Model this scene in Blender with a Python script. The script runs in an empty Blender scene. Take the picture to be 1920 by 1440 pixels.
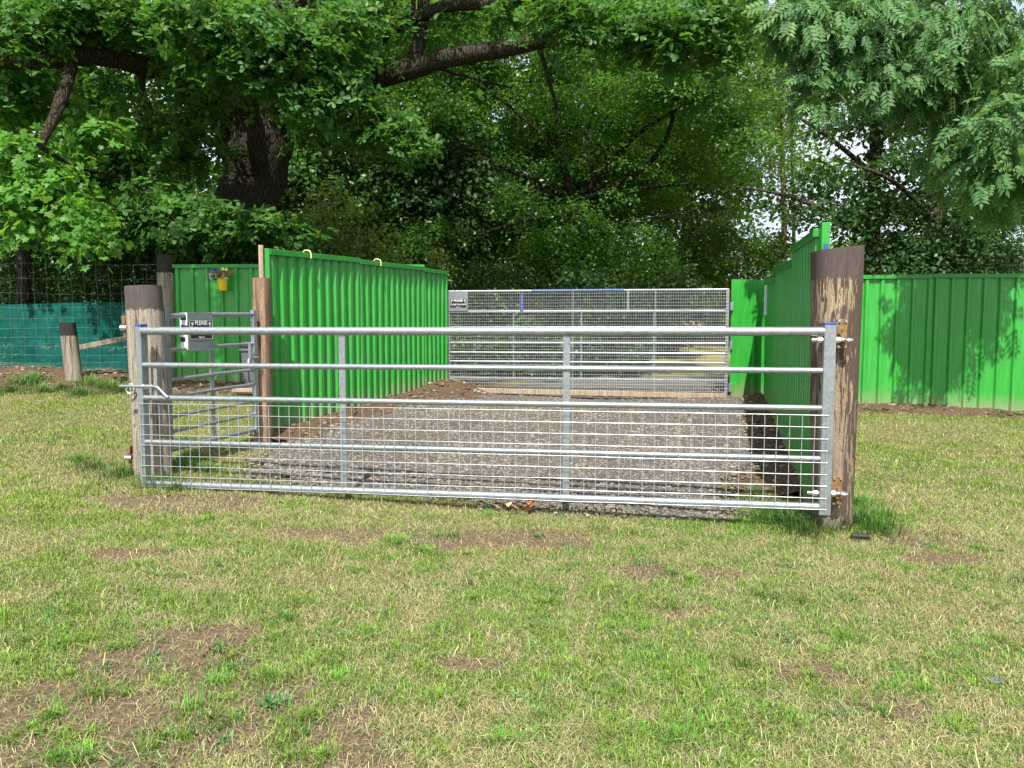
import bpy, bmesh, math, random
import numpy as np
from mathutils import Vector, Matrix
R = np.random.default_rng(7)
random.seed(7)
S = bpy.context.scene
COL = S.collection
F, HZ, EY = 1440.0, 612.0, 1.4
PITCH = math.atan((720 - HZ) / F)
def at(px, py, Y):
    dx = (px - 960) / F; u = (720 - py) / F
    dy = math.cos(PITCH) + u * math.sin(PITCH); dz = -math.sin(PITCH) + u * math.cos(PITCH)
    s = Y / dy
    return np.array([dx * s, Y, EY + dz * s])

# ------------------------------------------------------------------ noise
_perm = np.random.default_rng(3).random((256, 256))
def vnoise(x, y):
    xi = np.floor(x).astype(int); yi = np.floor(y).astype(int)
    fx = x - xi; fy = y - yi
    fx = fx * fx * (3 - 2 * fx); fy = fy * fy * (3 - 2 * fy)
    a = _perm[xi & 255, yi & 255]; b = _perm[(xi + 1) & 255, yi & 255]
    c = _perm[xi & 255, (yi + 1) & 255]; d = _perm[(xi + 1) & 255, (yi + 1) & 255]
    return (a * (1 - fx) + b * fx) * (1 - fy) + (c * (1 - fx) + d * fx) * fy
def fbm(x, y, o=4):
    x = np.asarray(x, float); y = np.asarray(y, float)
    s = 0; a = .5; t = 0
    for i in range(o):
        s = s + a * vnoise(x * 2 ** i + 17.3 * i, y * 2 ** i + 5.1 * i); t += a; a *= .5
    return s / t
def sstep(a, b, x):
    t = np.clip((x - a) / (b - a), 0, 1); return t * t * (3 - 2 * t)

# ------------------------------------------------------------------ terrain
def XL(Y): return .278 * Y - 4.696          # foot of the left lane fence
def XR(Y): return .275 * Y + .683           # foot of the right lane fence
def gateY(X): return 5.85 - .1565 * (X + 2.83)
def zg(X, Y):
    X = np.asarray(X, float); Y = np.asarray(Y, float)
    Xc = np.clip(X, -14, 14)
    z = -.028 * (Xc - 2.2) + .042 * (np.minimum(Y, 14) - 5.15)
    z = z + .085 * np.clip(Y - 14, 0, 62) + .012 * np.clip(Y - 76, 0, 400)
    z = z + .035 * (fbm(X * .9 + 40, Y * .9 + 40, 3) - .5) + .02 * (fbm(X * 4 + 9, Y * 4, 2) - .5) * (Y < 16)
    z = z - .14 * sstep(10, 12.3, Y) * (1 - sstep(14, 18, Y)) * sstep(.15, 1.0, X - XL(np.minimum(Y, 13))) * (1 - sstep(1.2, 3.8, X))
    z = z + .09 * sstep(-5.2, -6.2, X) * sstep(10.2, 11.4, Y) * (Y < 14)
    return z
def gravel_mask(X, Y):
    n = .35 * (fbm(X * 1.6, Y * 1.6, 4) - .5)
    front = gateY(X) + .12 + .22 * sstep(1.0, -1.5, X) + n * 1.2
    bank_l = .34 + .5 * sstep(10.6, 12.8, Y) + .25 * sstep(7.6, 6.4, Y)
    left = XL(np.maximum(Y, 6.8)) + bank_l + n
    right = XR(Y) - .36 - .25 * sstep(7.2, 6.2, Y) + n
    return (Y > front) & (X > left) & (X < right) & (Y < 15)
def soil_mask(X, Y):
    n = .3 * (fbm(X * 2.3 + 7, Y * 2.3 + 3, 4) - .5)
    lane = (Y > 7.6 + n) & (Y < 14) & (X > XL(Y) - .02) & (X < XR(Y) - .02)
    laneR = (Y > 5.95 + n) & (Y < 8) & (X > XR(Y) - .72 + n) & (X < XR(Y) - .02)
    backl = (X < -1.6) & (X < XL(Y)) & (X > -5.3) & (Y > 10.9 + n) & (Y < 13)
    fenceL = (X <= -5.2) & (Y > 10.75 + n * 1.3) & (Y < 12.6)
    rightp = (X > XR(Y)) & (Y > 10.85 - .05 * (X - 5) + n) & (Y < 12.4)
    return lane | laneR | backl | fenceL | rightp
def bare_mask(X, Y):
    n = fbm(X * 3.1 + 7, Y * 3.1 + 3, 5) - .5
    bare = np.zeros_like(n)
    for (px, py, rx, ry) in ((350, 948, .55, .2), (860, 1010, .75, .16), (1740, 1010, .28, .16), (1800, 1050, .25, .1), (150, 1350, .85, .26), (330, 1250, .45, .16),
                             (620, 1410, .25, .12), (1300, 1075, .3, .1), (1660, 1330, .2, .08), (1230, 1150, .2, .05), (60, 1400, .4, .12), (420, 1190, .3, .07), (560, 1290, .2, .06), (230, 1040, .3, .07), (1000, 1400, .2, .05), (880, 1250, .15, .05), (1550, 1270, .18, .06)):
        c = gpt(px, py)
        q = ((X - c[0]) / (rx * 1.3)) ** 2 + ((Y - c[1]) / (ry * 1.35)) ** 2
        bare = np.maximum(bare, 1 - sstep(.35, 1.5, q + n * 3.0))
    return bare
def gpt(px, py):                                # the point of the ground seen there
    lo, hi = 1.0, 40.0
    for _ in range(40):
        m = (lo + hi) / 2; p = at(px, py, m)
        if p[2] > float(zg(p[0], m)): lo = m
        else: hi = m
    p = at(px, py, lo); p[2] = float(zg(p[0], p[1])); return p

# ------------------------------------------------------------------ materials
class NT:
    def __init__(s, name):
        m = bpy.data.materials.new(name); m.use_nodes = True; s.m = m; s.t = m.node_tree; s.t.nodes.clear()
        s.out = s.n('ShaderNodeOutputMaterial')
    def n(s, typ, **kw):
        o = s.t.nodes.new(typ)
        for k, v in kw.items():
            if k.startswith('_'): setattr(o, k[1:], v)
            else: s.put(o, k.replace('__', ' '), v)
        return o
    def put(s, o, k, v):
        i = o.inputs[int(k[1:])] if (k[0] == 'i' and k[1:].isdigit()) else o.inputs[k]
        if isinstance(v, bpy.types.NodeSocket): s.t.links.new(v, i)
        else: i.default_value = v
    def coord(s, scale=(1, 1, 1), which='Object'):
        c = s.n('ShaderNodeTexCoord'); mp = s.n('ShaderNodeMapping', Vector=c.outputs[which], Scale=scale); return mp.outputs[0]
    def noise(s, vec, scale, detail=4, rough=.55, dist=0):
        return s.n('ShaderNodeTexNoise', Vector=vec, Scale=scale, Detail=detail, Roughness=rough, Distortion=dist).outputs['Fac']
    def ramp(s, fac, stops):
        r = s.n('ShaderNodeValToRGB', Fac=fac); e = r.color_ramp.elements
        while len(e) > 1: e.remove(e[-1])
        for i, (p, c) in enumerate(stops):
            k = e[0] if i == 0 else e.new(p)
            k.position = p; k.color = (*c, 1) if len(c) == 3 else c
        return r.outputs['Color']
    def step(s, fac, a, b):
        return s.n('ShaderNodeMapRange', Value=fac, From__Min=a, From__Max=b).outputs[0]
    def mix(s, f, a, b, mode='MIX'):
        o = s.n('ShaderNodeMix', _data_type='RGBA', _blend_type=mode)
        for i, v in ((0, f), (6, a), (7, b)):
            if isinstance(v, bpy.types.NodeSocket): s.t.links.new(v, o.inputs[i])
            elif i == 0: o.inputs[i].default_value = v
            else: o.inputs[i].default_value = (*v, 1)
        return o.outputs[2]
    def math(s, op, a, b=0.0):
        o = s.n('ShaderNodeMath', _operation=op)
        for i, v in ((0, a), (1, b)):
            if isinstance(v, bpy.types.NodeSocket): s.t.links.new(v, o.inputs[i])
            else: o.inputs[i].default_value = v
        return o.outputs[0]
    def bump(s, h, dist, strength=1):
        return s.n('ShaderNodeBump', Height=h, Distance=dist, Strength=strength).outputs[0]
    def pbr(s, col, rough=.6, metal=0, bump=None, spec=.5):
        b = s.n('ShaderNodeBsdfPrincipled')
        s.put(b, 'Base Color', col if isinstance(col, bpy.types.NodeSocket) else (*col, 1))
        s.put(b, 'Roughness', rough); s.put(b, 'Metallic', metal); s.put(b, 'Specular IOR Level', spec)
        if bump is not None: s.put(b, 'Normal', bump)
        return b.outputs[0]
    def done(s, sh):
        s.t.links.new(sh, s.out.inputs[0]); return s.m
M = {}
def mat_metal(name, a, b, rough, metal):
    t = NT(name); v = t.coord((1, 1, 1))
    vo = t.n('ShaderNodeTexVoronoi', Vector=v, Scale=70.0); c = vo.outputs['Color']
    f = t.n('ShaderNodeSeparateColor', Color=c).outputs[0]
    n = t.noise(v, 9, 4)
    col = t.mix(t.math('MULTIPLY', f, .8), a, b)
    col = t.mix(t.step(n, .55, .75), col, tuple(x * .8 for x in a))
    r = t.n('ShaderNodeMapRange', Value=n, To__Min=rough - .08, To__Max=rough + .14).outputs[0]
    return t.done(t.pbr(col, r, metal, t.bump(n, .002, .3)))
M['galv'] = mat_metal('galvanised_steel', (.27, .305, .325), (.40, .435, .46), .36, .7)
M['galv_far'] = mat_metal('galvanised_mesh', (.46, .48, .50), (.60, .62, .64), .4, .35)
M['galv_mesh'] = mat_metal('galvanised_wire', (.36, .38, .40), (.48, .50, .52), .4, .4)
M['bolt'] = mat_metal('zinc_bolt', (.6, .6, .6), (.8, .8, .8), .25, .9)
def mat_simple(name, col, rough=.6, var=.15, sc=20, metal=0):
    t = NT(name); n = t.noise(t.coord(), sc, 4)
    c = t.mix(n, tuple(x * (1 - var) for x in col), tuple(min(1, x * (1 + var)) for x in col))
    return t.done(t.pbr(c, rough, metal, t.bump(n, .003, .3)))
M['rust'] = mat_simple('rusty_bracket', (.20, .12, .05), .7, .6, 40, .2)
M['blue'] = mat_simple('blue_plastic', (.03, .08, .26), .5)
M['black'] = mat_simple('black_plastic', (.008, .009, .010), .65)
M['white'] = mat_simple('white_print', (.75, .75, .74), .5, .05)
M['sticker'] = mat_simple('pale_sticker', (.55, .65, .62), .5, .1)
M['grey'] = mat_simple('grey_bin_plastic', (.10, .11, .125), .45, .1)
M['yellow'] = mat_simple('yellow_pot', (.80, .55, .015), .5, .08)
M['cream'] = mat_simple('cream_hook', (.65, .55, .25), .5, .1)
M['soilpot'] = mat_simple('potting_soil', (.03, .02, .012), .9)
def mat_panel():
    t = NT('green_painted_steel'); v = t.coord()
    n = t.noise(v, 2.2, 5, .6); fine = t.noise(t.coord((30, 30, 2.0)), 1.0, 4)
    g = t.mix(n, (.020, .235, .026), (.034, .315, .040))
    g = t.mix(t.step(fine, .45, .8), g, (.048, .36, .058))
    at_ = t.n('ShaderNodeAttribute', _attribute_name='low').outputs['Fac']
    nn = t.noise(t.coord((9, 9, 2.5)), 1.0, 5, .65)
    d = t.math('SUBTRACT', 1.0, t.step(t.math('ADD', at_, t.math('MULTIPLY', nn, -.40)), -.17, .14))
    g = t.mix(t.math('MULTIPLY', t.step(t.noise(v, 1.3, 4), .45, .75), .12), g, (.12, .26, .11))
    g = t.mix(t.math('MULTIPLY', d, .8), g, (.23, .22, .13))
    scr = t.step(t.noise(t.coord((14, 14, 1.2)), 3.0, 3, .5), .735, .76)
    g = t.mix(t.math('MULTIPLY', scr, .4), g, (.35, .55, .38))
    dent = t.noise(v, 3.5, 2)
    r = t.mix(d, (.27,) * 3, (.75,) * 3)
    return t.done(t.pbr(g, r, 0, t.bump(dent, .02, .35), .5))
M['panel'] = mat_panel()
def mat_cap():
    t = NT('green_cap_rail'); n = t.noise(t.coord(), 12, 4)
    return t.done(t.pbr(t.mix(n, (.016, .19, .02), (.03, .28, .035)), .35, 0))
M['cap'] = mat_cap()
def mat_wood(name, lo, mid, hi, crack=.5, band=None, paint=None):
    t = NT(name); v = t.coord((1, 1, .07)); vf = t.coord((1, 1, .03))
    n = t.noise(v, 28, 6, .65, .6); f = t.noise(vf, 90, 4, .6)
    col = t.ramp(n, [(.34, lo), (.5, mid), (.64, hi)])
    big = t.noise(t.coord((1, 1, .6)), 3.5, 4)
    col = t.mix(t.step(big, .35, .7), col, t.mix(.5, col, mid))
    ck = t.math('SUBTRACT', 1.0, t.step(t.noise(t.coord((1, 1, .05)), 30, 3, .5, 1.5), .33, .41))
    col = t.mix(t.math('MULTIPLY', ck, crack), col, tuple(x * .18 for x in lo))
    kn = t.n('ShaderNodeTexVoronoi', Vector=t.coord((2.2, 2.2, 1.5)), Scale=2.2).outputs['Distance']
    col = t.mix(t.math('SUBTRACT', 1.0, t.step(kn, .035, .085)), col, tuple(x * .3 for x in lo))
    if paint:                                   # worn brown paint, peeled off in long flakes
        flake = t.noise(t.coord((1, 1, .11)), 42, 6, .72, .7)
        side = t.n('ShaderNodeSeparateXYZ', Vector=t.n('ShaderNodeTexCoord').outputs['Object'])
        bias = t.step(side.outputs[0], -.02, .15)
        big2 = t.noise(t.coord((1, 1, .35)), 5, 3)
        lowz = t.math('SUBTRACT', 1.0, t.step(side.outputs[2], .3, 1.3))
        th = t.math('ADD', flake, t.math('MULTIPLY', bias, .15)); th = t.math('ADD', th, t.math('MULTIPLY', big2, .3))
        col = t.mix(t.math('MULTIPLY', lowz, .75), col, t.mix(n, (.10, .08, .06), (.24, .195, .145)))
        th = t.math('SUBTRACT', th, t.math('MULTIPLY', lowz, .075))
        col = t.mix(t.step(th, .632, .668), col, paint)
        n = t.math('ADD', n, t.math('MULTIPLY', t.step(th, .645, .69), .3))
    sp_ = t.noise(t.coord((1, 1, .35)), 150, 4, .7)
    col = t.mix(t.math('MULTIPLY', t.math('SUBTRACT', 1.0, t.step(sp_, .36, .52)), .6), col, tuple(x * .45 for x in lo))
    if band:
        z = t.n('ShaderNodeSeparateXYZ', Vector=t.n('ShaderNodeTexCoord').outputs['Object']).outputs[2]
        e = t.math('ADD', z, t.math('MULTIPLY', t.noise(t.coord((1, 1, .16)), 46, 5, .75), .11))
        col = t.mix(t.step(e, band[0], band[0] + .006), col, t.mix(t.noise(t.coord(), 14, 4), tuple(x * .75 for x in band[1]), tuple(x * 1.2 for x in band[1])))
    h = t.math('SUBTRACT', t.math('ADD', n, t.math('MULTIPLY', f, .5)), ck)
    return t.done(t.pbr(col, .8, 0, t.bump(h, .006, .7), .25))
def mat_bark(name, a, b, moss=None, sc=9):
    t = NT(name); v = t.coord((1, 1, .22))
    vo = t.n('ShaderNodeTexVoronoi', _feature='DISTANCE_TO_EDGE', Vector=v, Scale=sc * 1.0).outputs['Distance']
    n = t.noise(v, sc * 1.6, 6, .65, .8)
    col = t.mix(n, a, b); col = t.mix(t.math('SUBTRACT', 1.0, t.step(vo, .0, .12)), col, tuple(x * .35 for x in a))
    if moss: col = t.mix(t.step(t.noise(t.coord(), 2.5, 4), .5, .68), col, moss)
    return t.done(t.pbr(col, .9, 0, t.bump(t.math('ADD', t.step(vo, 0, .2), n), .04, .8), .2))
def mat_leaf(name, dark, mid, light, trans=.35, rough=.42, spec=.45):
    t = NT(name); a = t.n('ShaderNodeAttribute', _attribute_name='tint').outputs['Fac']
    c = t.ramp(a, [(0, dark), (.5, mid), (1, light)])
    p = t.pbr(c, rough, 0, None, spec)
    tc = t.mix(.6, c, (light[0] * 2.0, light[1] * 1.9, light[2] * .8))
    tr = t.n('ShaderNodeBsdfTranslucent', Color=tc).outputs[0]
    m = t.n('ShaderNodeMixShader', i0=trans, i1=p, i2=tr).outputs[0]
    return t.done(m)
M['oak_leaf'] = mat_leaf('oak_leaves', (.035, .10, .022), (.058, .16, .032), (.11, .25, .045), .4, .5, .35)
M['syc_leaf'] = mat_leaf('sycamore_leaves', (.06, .17, .03), (.095, .25, .038), (.17, .36, .055), .42, .5, .3)
M['ash_leaf'] = mat_leaf('ash_leaves', (.06, .145, .055), (.105, .225, .085), (.17, .31, .09), .35, .58, .3)
M['maple_leaf'] = mat_leaf('maple_leaves', (.035, .10, .018), (.062, .165, .028), (.13, .27, .048), .45)
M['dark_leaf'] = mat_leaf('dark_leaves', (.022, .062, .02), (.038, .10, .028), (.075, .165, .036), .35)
M['bg_leaf'] = mat_leaf('woodland_leaves', (.045, .11, .02), (.08, .18, .03), (.16, .28, .055), .45)
M['yel_leaf'] = mat_leaf('pale_leaves', (.09, .17, .03), (.17, .26, .055), (.29, .36, .11), .45)
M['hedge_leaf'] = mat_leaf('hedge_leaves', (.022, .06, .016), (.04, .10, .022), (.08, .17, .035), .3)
M['oak_bark'] = mat_bark('oak_bark', (.032, .025, .019), (.085, .07, .052), (.03, .04, .015), 20)
M['bark'] = mat_bark('grey_bark', (.05, .042, .03), (.10, .085, .06), (.04, .055, .02), 14)
M['dark_bark'] = mat_bark('dark_bark', (.022, .018, .013), (.05, .042, .03), (.03, .045, .015), 16)
M['pale_bark'] = mat_bark('pale_bark', (.22, .17, .09), (.40, .33, .2), None, 16)
def mat_attrcol(name, rough, trans=0.0, spec=.3):
    t = NT(name); c = t.n('ShaderNodeAttribute', _attribute_name='col').outputs['Color']
    p = t.pbr(c, rough, 0, None, spec)
    if trans:
        tr = t.n('ShaderNodeBsdfTranslucent', Color=c).outputs[0]
        p = t.n('ShaderNodeMixShader', i0=trans, i1=p, i2=tr).outputs[0]
    return t.done(p)
M['blade'] = mat_attrcol('grass_blades', .5, .3, .35)
M['stone'] = mat_attrcol('gravel_stone', .85, 0, .25)
def mat_ground():
    t = NT('turf_soil'); v = t.coord()
    n = t.noise(v, 6, 6, .65); f = t.noise(v, 60, 5, .7)
    c = t.ramp(n, [(.3, (.17, .15, .07)), (.5, (.20, .19, .08)), (.7, (.14, .17, .055))])
    c = t.mix(t.step(f, .38, .66), t.mix(.7, c, (.05, .045, .022)), c)
    ba = t.n('ShaderNodeAttribute', _attribute_name='bare').outputs['Fac']
    c = t.mix(t.step(t.math('ADD', ba, t.math('MULTIPLY', t.math('SUBTRACT', t.noise(v, 22, 5, .7), .5), 1.2)), .3, .7), c, t.ramp(f, [(.35, (.075, .052, .034)), (.58, (.17, .122, .08)), (.75, (.28, .21, .14))]))
    y = t.n('ShaderNodeSeparateXYZ', Vector=v).outputs[1]
    far = t.ramp(t.noise(v, .35, 6, .7), [(.35, (.20, .19, .06)), (.55, (.30, .26, .10)), (.7, (.16, .19, .05))])
    c = t.mix(t.step(y, 15, 19), c, far)
    return t.done(t.pbr(c, .95, 0, t.bump(f, .02, .8), .1))
M['ground'] = mat_ground()
def mat_soil(name, a, b, c3, sc=30):
    t = NT(name); v = t.coord(); n = t.noise(v, sc, 6, .7); b2 = t.noise(v, 4, 4)
    c = t.ramp(n, [(.3, a), (.5, b), (.72, c3)]); c = t.mix(t.step(b2, .4, .7), c, t.mix(.4, c, a))
    return t.done(t.pbr(c, .95, 0, t.bump(n, .03, 1), .1))
M['soil'] = mat_soil('bare_soil', (.07, .045, .028), (.135, .09, .058), (.21, .15, .10), 40)
M['gravel'] = mat_soil('crushed_gravel', (.085, .079, .072), (.148, .139, .127), (.215, .203, .187), 55)
def mat_net():
    t = NT('green_netting'); v = t.coord((1, 1, 1)); n = t.noise(v, 3, 4)
    c = t.mix(n, (.0, .16, .14), (.01, .24, .20))
    p = t.pbr(c, .6, 0, None, .3)
    tr = t.n('ShaderNodeBsdfTranslucent', Color=c).outputs[0]
    p = t.n('ShaderNodeMixShader', i0=.35, i1=p, i2=tr).outputs[0]
    s = t.n('ShaderNodeBsdfTransparent').outputs[0]
    w = t.n('ShaderNodeTexWave', Vector=t.coord((1, 1, 0)), Scale=30.0).outputs['Fac']
    f = t.n('ShaderNodeMapRange', Value=t.noise(v, 7, 5), From__Min=.3, From__Max=.7, To__Min=.36, To__Max=.62).outputs[0]
    return t.done(t.n('ShaderNodeMixShader', i0=f, i1=p, i2=s).outputs[0])
M['net'] = mat_net()
M['wood_left'] = mat_wood('weathered_pine', (.15, .12, .09), (.30, .255, .205), (.41, .365, .305), .8, (1.43, (.085, .068, .065)))
M['wood_right'] = mat_wood('flaking_post', (.15, .11, .07), (.30, .235, .15), (.40, .325, .215), .6, (1.77, (.085, .064, .058)), (.072, .050, .040))
M['wood_brown'] = mat_wood('sawn_brown_wood', (.15, .09, .055), (.245, .165, .108), (.32, .225, .15), .7)
M['wood_grey'] = mat_wood('grey_weathered_wood', (.12, .10, .08), (.25, .21, .16), (.36, .31, .24), .8)
M['wood_dkcap'] = mat_wood('dark_capped_wood', (.12, .10, .08), (.24, .205, .155), (.34, .29, .22), .8, (.815, (.025, .022, .022)))
M['wood_dkcap2'] = mat_wood('dark_topped_wood', (.12, .10, .08), (.27, .225, .165), (.38, .32, .24), .8, (1.88, (.03, .027, .025)))
M['wood_pale'] = mat_wood('pale_timber', (.24, .18, .125), (.36, .28, .20), (.44, .36, .275), .4)
def mat_flower(name, c): return mat_simple(name, c, .6, .2, 60)
FL = [mat_flower('pink_petals', (.60, .12, .16)), mat_flower('violet_petals', (.05, .03, .28)), mat_flower('white_petals', (.75, .75, .70)), mat_flower('crimson_petals', (.38, .02, .08)),
      mat_flower('blue_petals', (.10, .18, .35)), mat_flower('lemon_petals', (.70, .62, .15))]
M['dead'] = mat_simple('dead_leaf', (.34, .15, .05), .7, .5, 60)

# ------------------------------------------------------------------ mesh helpers
ROOT = {}
def tag(o, label=None, cat=None, group=None, kind=None):
    for k, v in (('label', label), ('category', cat), ('group', group), ('kind', kind)):
        if v: o[k] = v
    return o
def empty(name, loc, label, cat, group=None):
    o = bpy.data.objects.new(name, None); COL.objects.link(o); o.location = [float(x) for x in loc]
    o.empty_display_size = .2; ROOT[o.name] = np.array(loc, float)
    return tag(o, label, cat, group)
def rootloc(p):
    while p.parent: p = p.parent
    return ROOT[p.name]
def link(name, me, mat, parent=None, loc=None):
    o = bpy.data.objects.new(name, me); COL.objects.link(o)
    if mat: me.materials.append(M[mat] if isinstance(mat, str) else mat)
    if parent: o.parent = parent
    elif loc is not None: o.location = [float(x) for x in loc]; ROOT[o.name] = np.array(loc, float)
    else: ROOT[o.name] = np.zeros(3)
    return o
def arrmesh(name, V, loops, starts, totals, attrs=(), smooth=False):
    me = bpy.data.meshes.new(name)
    me.vertices.add(len(V)); me.vertices.foreach_set('co', np.ascontiguousarray(V, np.float32).ravel())
    me.loops.add(len(loops)); me.loops.foreach_set('vertex_index', np.ascontiguousarray(loops, np.int32))
    me.polygons.add(len(starts)); me.polygons.foreach_set('loop_start', np.ascontiguousarray(starts, np.int32))
    for nm, typ, data in attrs:
        a = me.attributes.new(nm, typ, 'POINT')
        a.data.foreach_set('value' if typ == 'FLOAT' else 'color', np.ascontiguousarray(data, np.float32).ravel())
    me.update(calc_edges=True)
    if smooth: me.polygons.foreach_set('use_smooth', np.ones(len(starts), bool))
    return me
class MB:
    def __init__(s): s.v = []; s.f = []; s.low = []
    def add(s, V, Fc, low=None):
        b = len(s.v); s.v.extend([tuple(map(float, p)) for p in V]); s.f.extend([tuple(i + b for i in f) for f in Fc])
        s.low.extend(low if low is not None else [9.0] * len(V))
    def box(s, c, sx, sy, sz, rot=None, bev=.0):
        bm = bmesh.new(); bmesh.ops.create_cube(bm, size=1)
        for v in bm.verts: v.co = Vector((v.co.x * sx, v.co.y * sy, v.co.z * sz))
        if bev: bmesh.ops.bevel(bm, geom=list(bm.edges), offset=bev, segments=1, affect='EDGES')
        if rot is not None: bmesh.ops.transform(bm, matrix=rot, verts=bm.verts)
        bm.verts.index_update()
        s.add([np.array(v.co) + np.array(c) for v in bm.verts], [[v.index for v in f.verts] for f in bm.faces]); bm.free()
    def bar(s, a, b, w, h, up=(0, 0, 1), bev=.003):         # box beam from a to b
        a = Vector(a); b = Vector(b); d = (b - a); L = d.length; d.normalize()
        u = Vector(up); x = d.cross(u)
        if x.length < 1e-4: x = d.cross(Vector((0, 1, 0)))
        x.normalize(); u = x.cross(d)
        m = Matrix((x, d, u)).transposed().to_4x4()
        s.box((a + b) / 2, w, L, h, m, bev)
    def tube(s, pts, rad, seg=10, cap=True, wob=0.0):
        pts = [Vector(p) for p in pts]; n = len(pts)
        if not hasattr(rad, '__len__'): rad = [rad] * n
        V = []; x = None
        for i, p in enumerate(pts):
            d = (pts[min(i + 1, n - 1)] - pts[max(i - 1, 0)]).normalized()
            if x is None:
                x = d.cross(Vector((0, 0, 1)))
                if x.length < .05: x = d.cross(Vector((0, 1, 0)))
            x = (x - d * x.dot(d)).normalized(); y = d.cross(x)
            for k in range(seg):
                a = 2 * math.pi * k / seg; r = rad[i] * (1 + (wob * random.uniform(-1, 1) if wob else 0))
                V.append(p + x * math.cos(a) * r + y * math.sin(a) * r)
        Fc = [(i * seg + k, i * seg + (k + 1) % seg, (i + 1) * seg + (k + 1) % seg, (i + 1) * seg + k) for i in range(n - 1) for k in range(seg)]
        if cap: Fc += [tuple(range(seg))[::-1], tuple((n - 1) * seg + k for k in range(seg))]
        s.add(V, Fc)
    def lathe(s, c, prof, seg=20, cap=True):
        V = [(c[0] + r * math.cos(2 * math.pi * k / seg), c[1] + r * math.sin(2 * math.pi * k / seg), c[2] + z) for r, z in prof for k in range(seg)]
        n = len(prof)
        Fc = [(i * seg + k, i * seg + (k + 1) % seg, (i + 1) * seg + (k + 1) % seg, (i + 1) * seg + k) for i in range(n - 1) for k in range(seg)]
        if cap: Fc += [tuple(range(seg))[::-1], tuple((n - 1) * seg + k for k in range(seg))]
        s.add(V, Fc)
    def build(s, name, mat, parent=None, loc=None, smooth=False, angle=40, low=False):
        o0 = rootloc(parent) if parent else (np.array(loc, float) if loc is not None else np.zeros(3))
        me = bpy.data.meshes.new(name); me.from_pydata([tuple(np.array(p) - o0) for p in s.v], [], s.f); me.update()
        if low:
            a = me.attributes.new('low', 'FLOAT', 'POINT'); a.data.foreach_set('value', s.low)
        if smooth: me.shade_smooth(); me.set_sharp_from_angle(angle=math.radians(angle))
        return link(name, me, mat, parent, loc)

# ------------------------------------------------------------------ ground, track, soil
def grid_mesh(xs, ys, zf, keep=None):
    X, Y = np.meshgrid(xs, ys); Z = zf(X, Y); V = np.stack([X, Y, Z], -1).reshape(-1, 3); nx = len(xs); ny = len(ys)
    i = np.arange(nx - 1)[None, :] + nx * np.arange(ny - 1)[:, None]
    Q = np.stack([i, i + 1, i + nx + 1, i + nx], -1).reshape(-1, 4)
    if keep is not None:
        cx = (X[:-1, :-1] + X[1:, 1:]) / 2; cy = (Y[:-1, :-1] + Y[1:, 1:]) / 2
        Q = Q[keep(cx, cy).reshape(-1)]
        used = np.unique(Q); re = np.full(len(V), -1); re[used] = np.arange(len(used)); V = V[used]; Q = re[Q]
    return V, Q
def quadmesh(name, V, Q, smooth=True):
    n = len(Q); return arrmesh(name, V, Q.ravel(), np.arange(n) * 4, None, (), smooth)
xs = np.concatenate([np.linspace(-400, -20, 20), np.arange(-15, -10, .5), np.arange(-10, 10.01, .1), np.arange(10.5, 15.1, .5), np.linspace(20, 400, 20)])
ys = np.concatenate([np.linspace(-60, -2, 15), np.arange(-1.5, 1.5, .5), np.arange(1.5, 15, .1), np.arange(15, 30, .5), np.arange(30, 90, 3), np.linspace(90, 900, 18)])
V, Q = grid_mesh(xs, ys, zg)
tag(link('ground', arrmesh('ground', V, Q.ravel(), np.arange(len(Q)) * 4, None, [('bare', 'FLOAT', bare_mask(V[:, 0], V[:, 1]))], True), 'ground'), kind='structure')
def soil_h(X, Y):
    e = fbm(X * 7, Y * 7, 3) - .5
    dl = np.abs(X - XL(Y)) ; dr = np.abs(X - XR(Y))
    m = .07 * np.exp(-(dl / .28) ** 2) * (Y > 7) + .06 * np.exp(-(dr / .25) ** 2) * (Y > 6)
    m = m + .06 * np.exp(-(((X - XL(Y) - .35) / .4) ** 2 + ((Y - 12.4) / .7) ** 2))
    m = m + .06 * np.exp(-((Y - 12) / .4) ** 2) * (X < XL(Y))
    m = m + .05 * np.exp(-((Y - 11.6) / .35) ** 2) * (X > XR(Y)) + .05 * np.exp(-((Y - 11.7) / .6) ** 2) * (X < -5.2)
    return zg(X, Y) + .006 + m + .045 * e * (m > .004) + .012 * e
V, Q = grid_mesh(np.arange(-10, 9.6, .06), np.arange(2.4, 14, .06), soil_h, soil_mask)
tag(link('soil', quadmesh('soil', V, Q), 'soil'), kind='structure')
def grav_h(X, Y): return zg(X, Y) + .02 + .012 * (fbm(X * 9, Y * 9, 3) - .5)
def grav_core(X, Y):
    return gravel_mask(X, Y) & gravel_mask(X, Y - .10) & gravel_mask(X - .08, Y) & gravel_mask(X + .08, Y)
V, Q = grid_mesh(np.arange(-3.6, 5.6, .04), np.arange(5.3, 15.2, .04), grav_h, grav_core)
tag(link('gravel_track', quadmesh('gravel_track', V, Q), 'gravel'), kind='structure')
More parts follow.
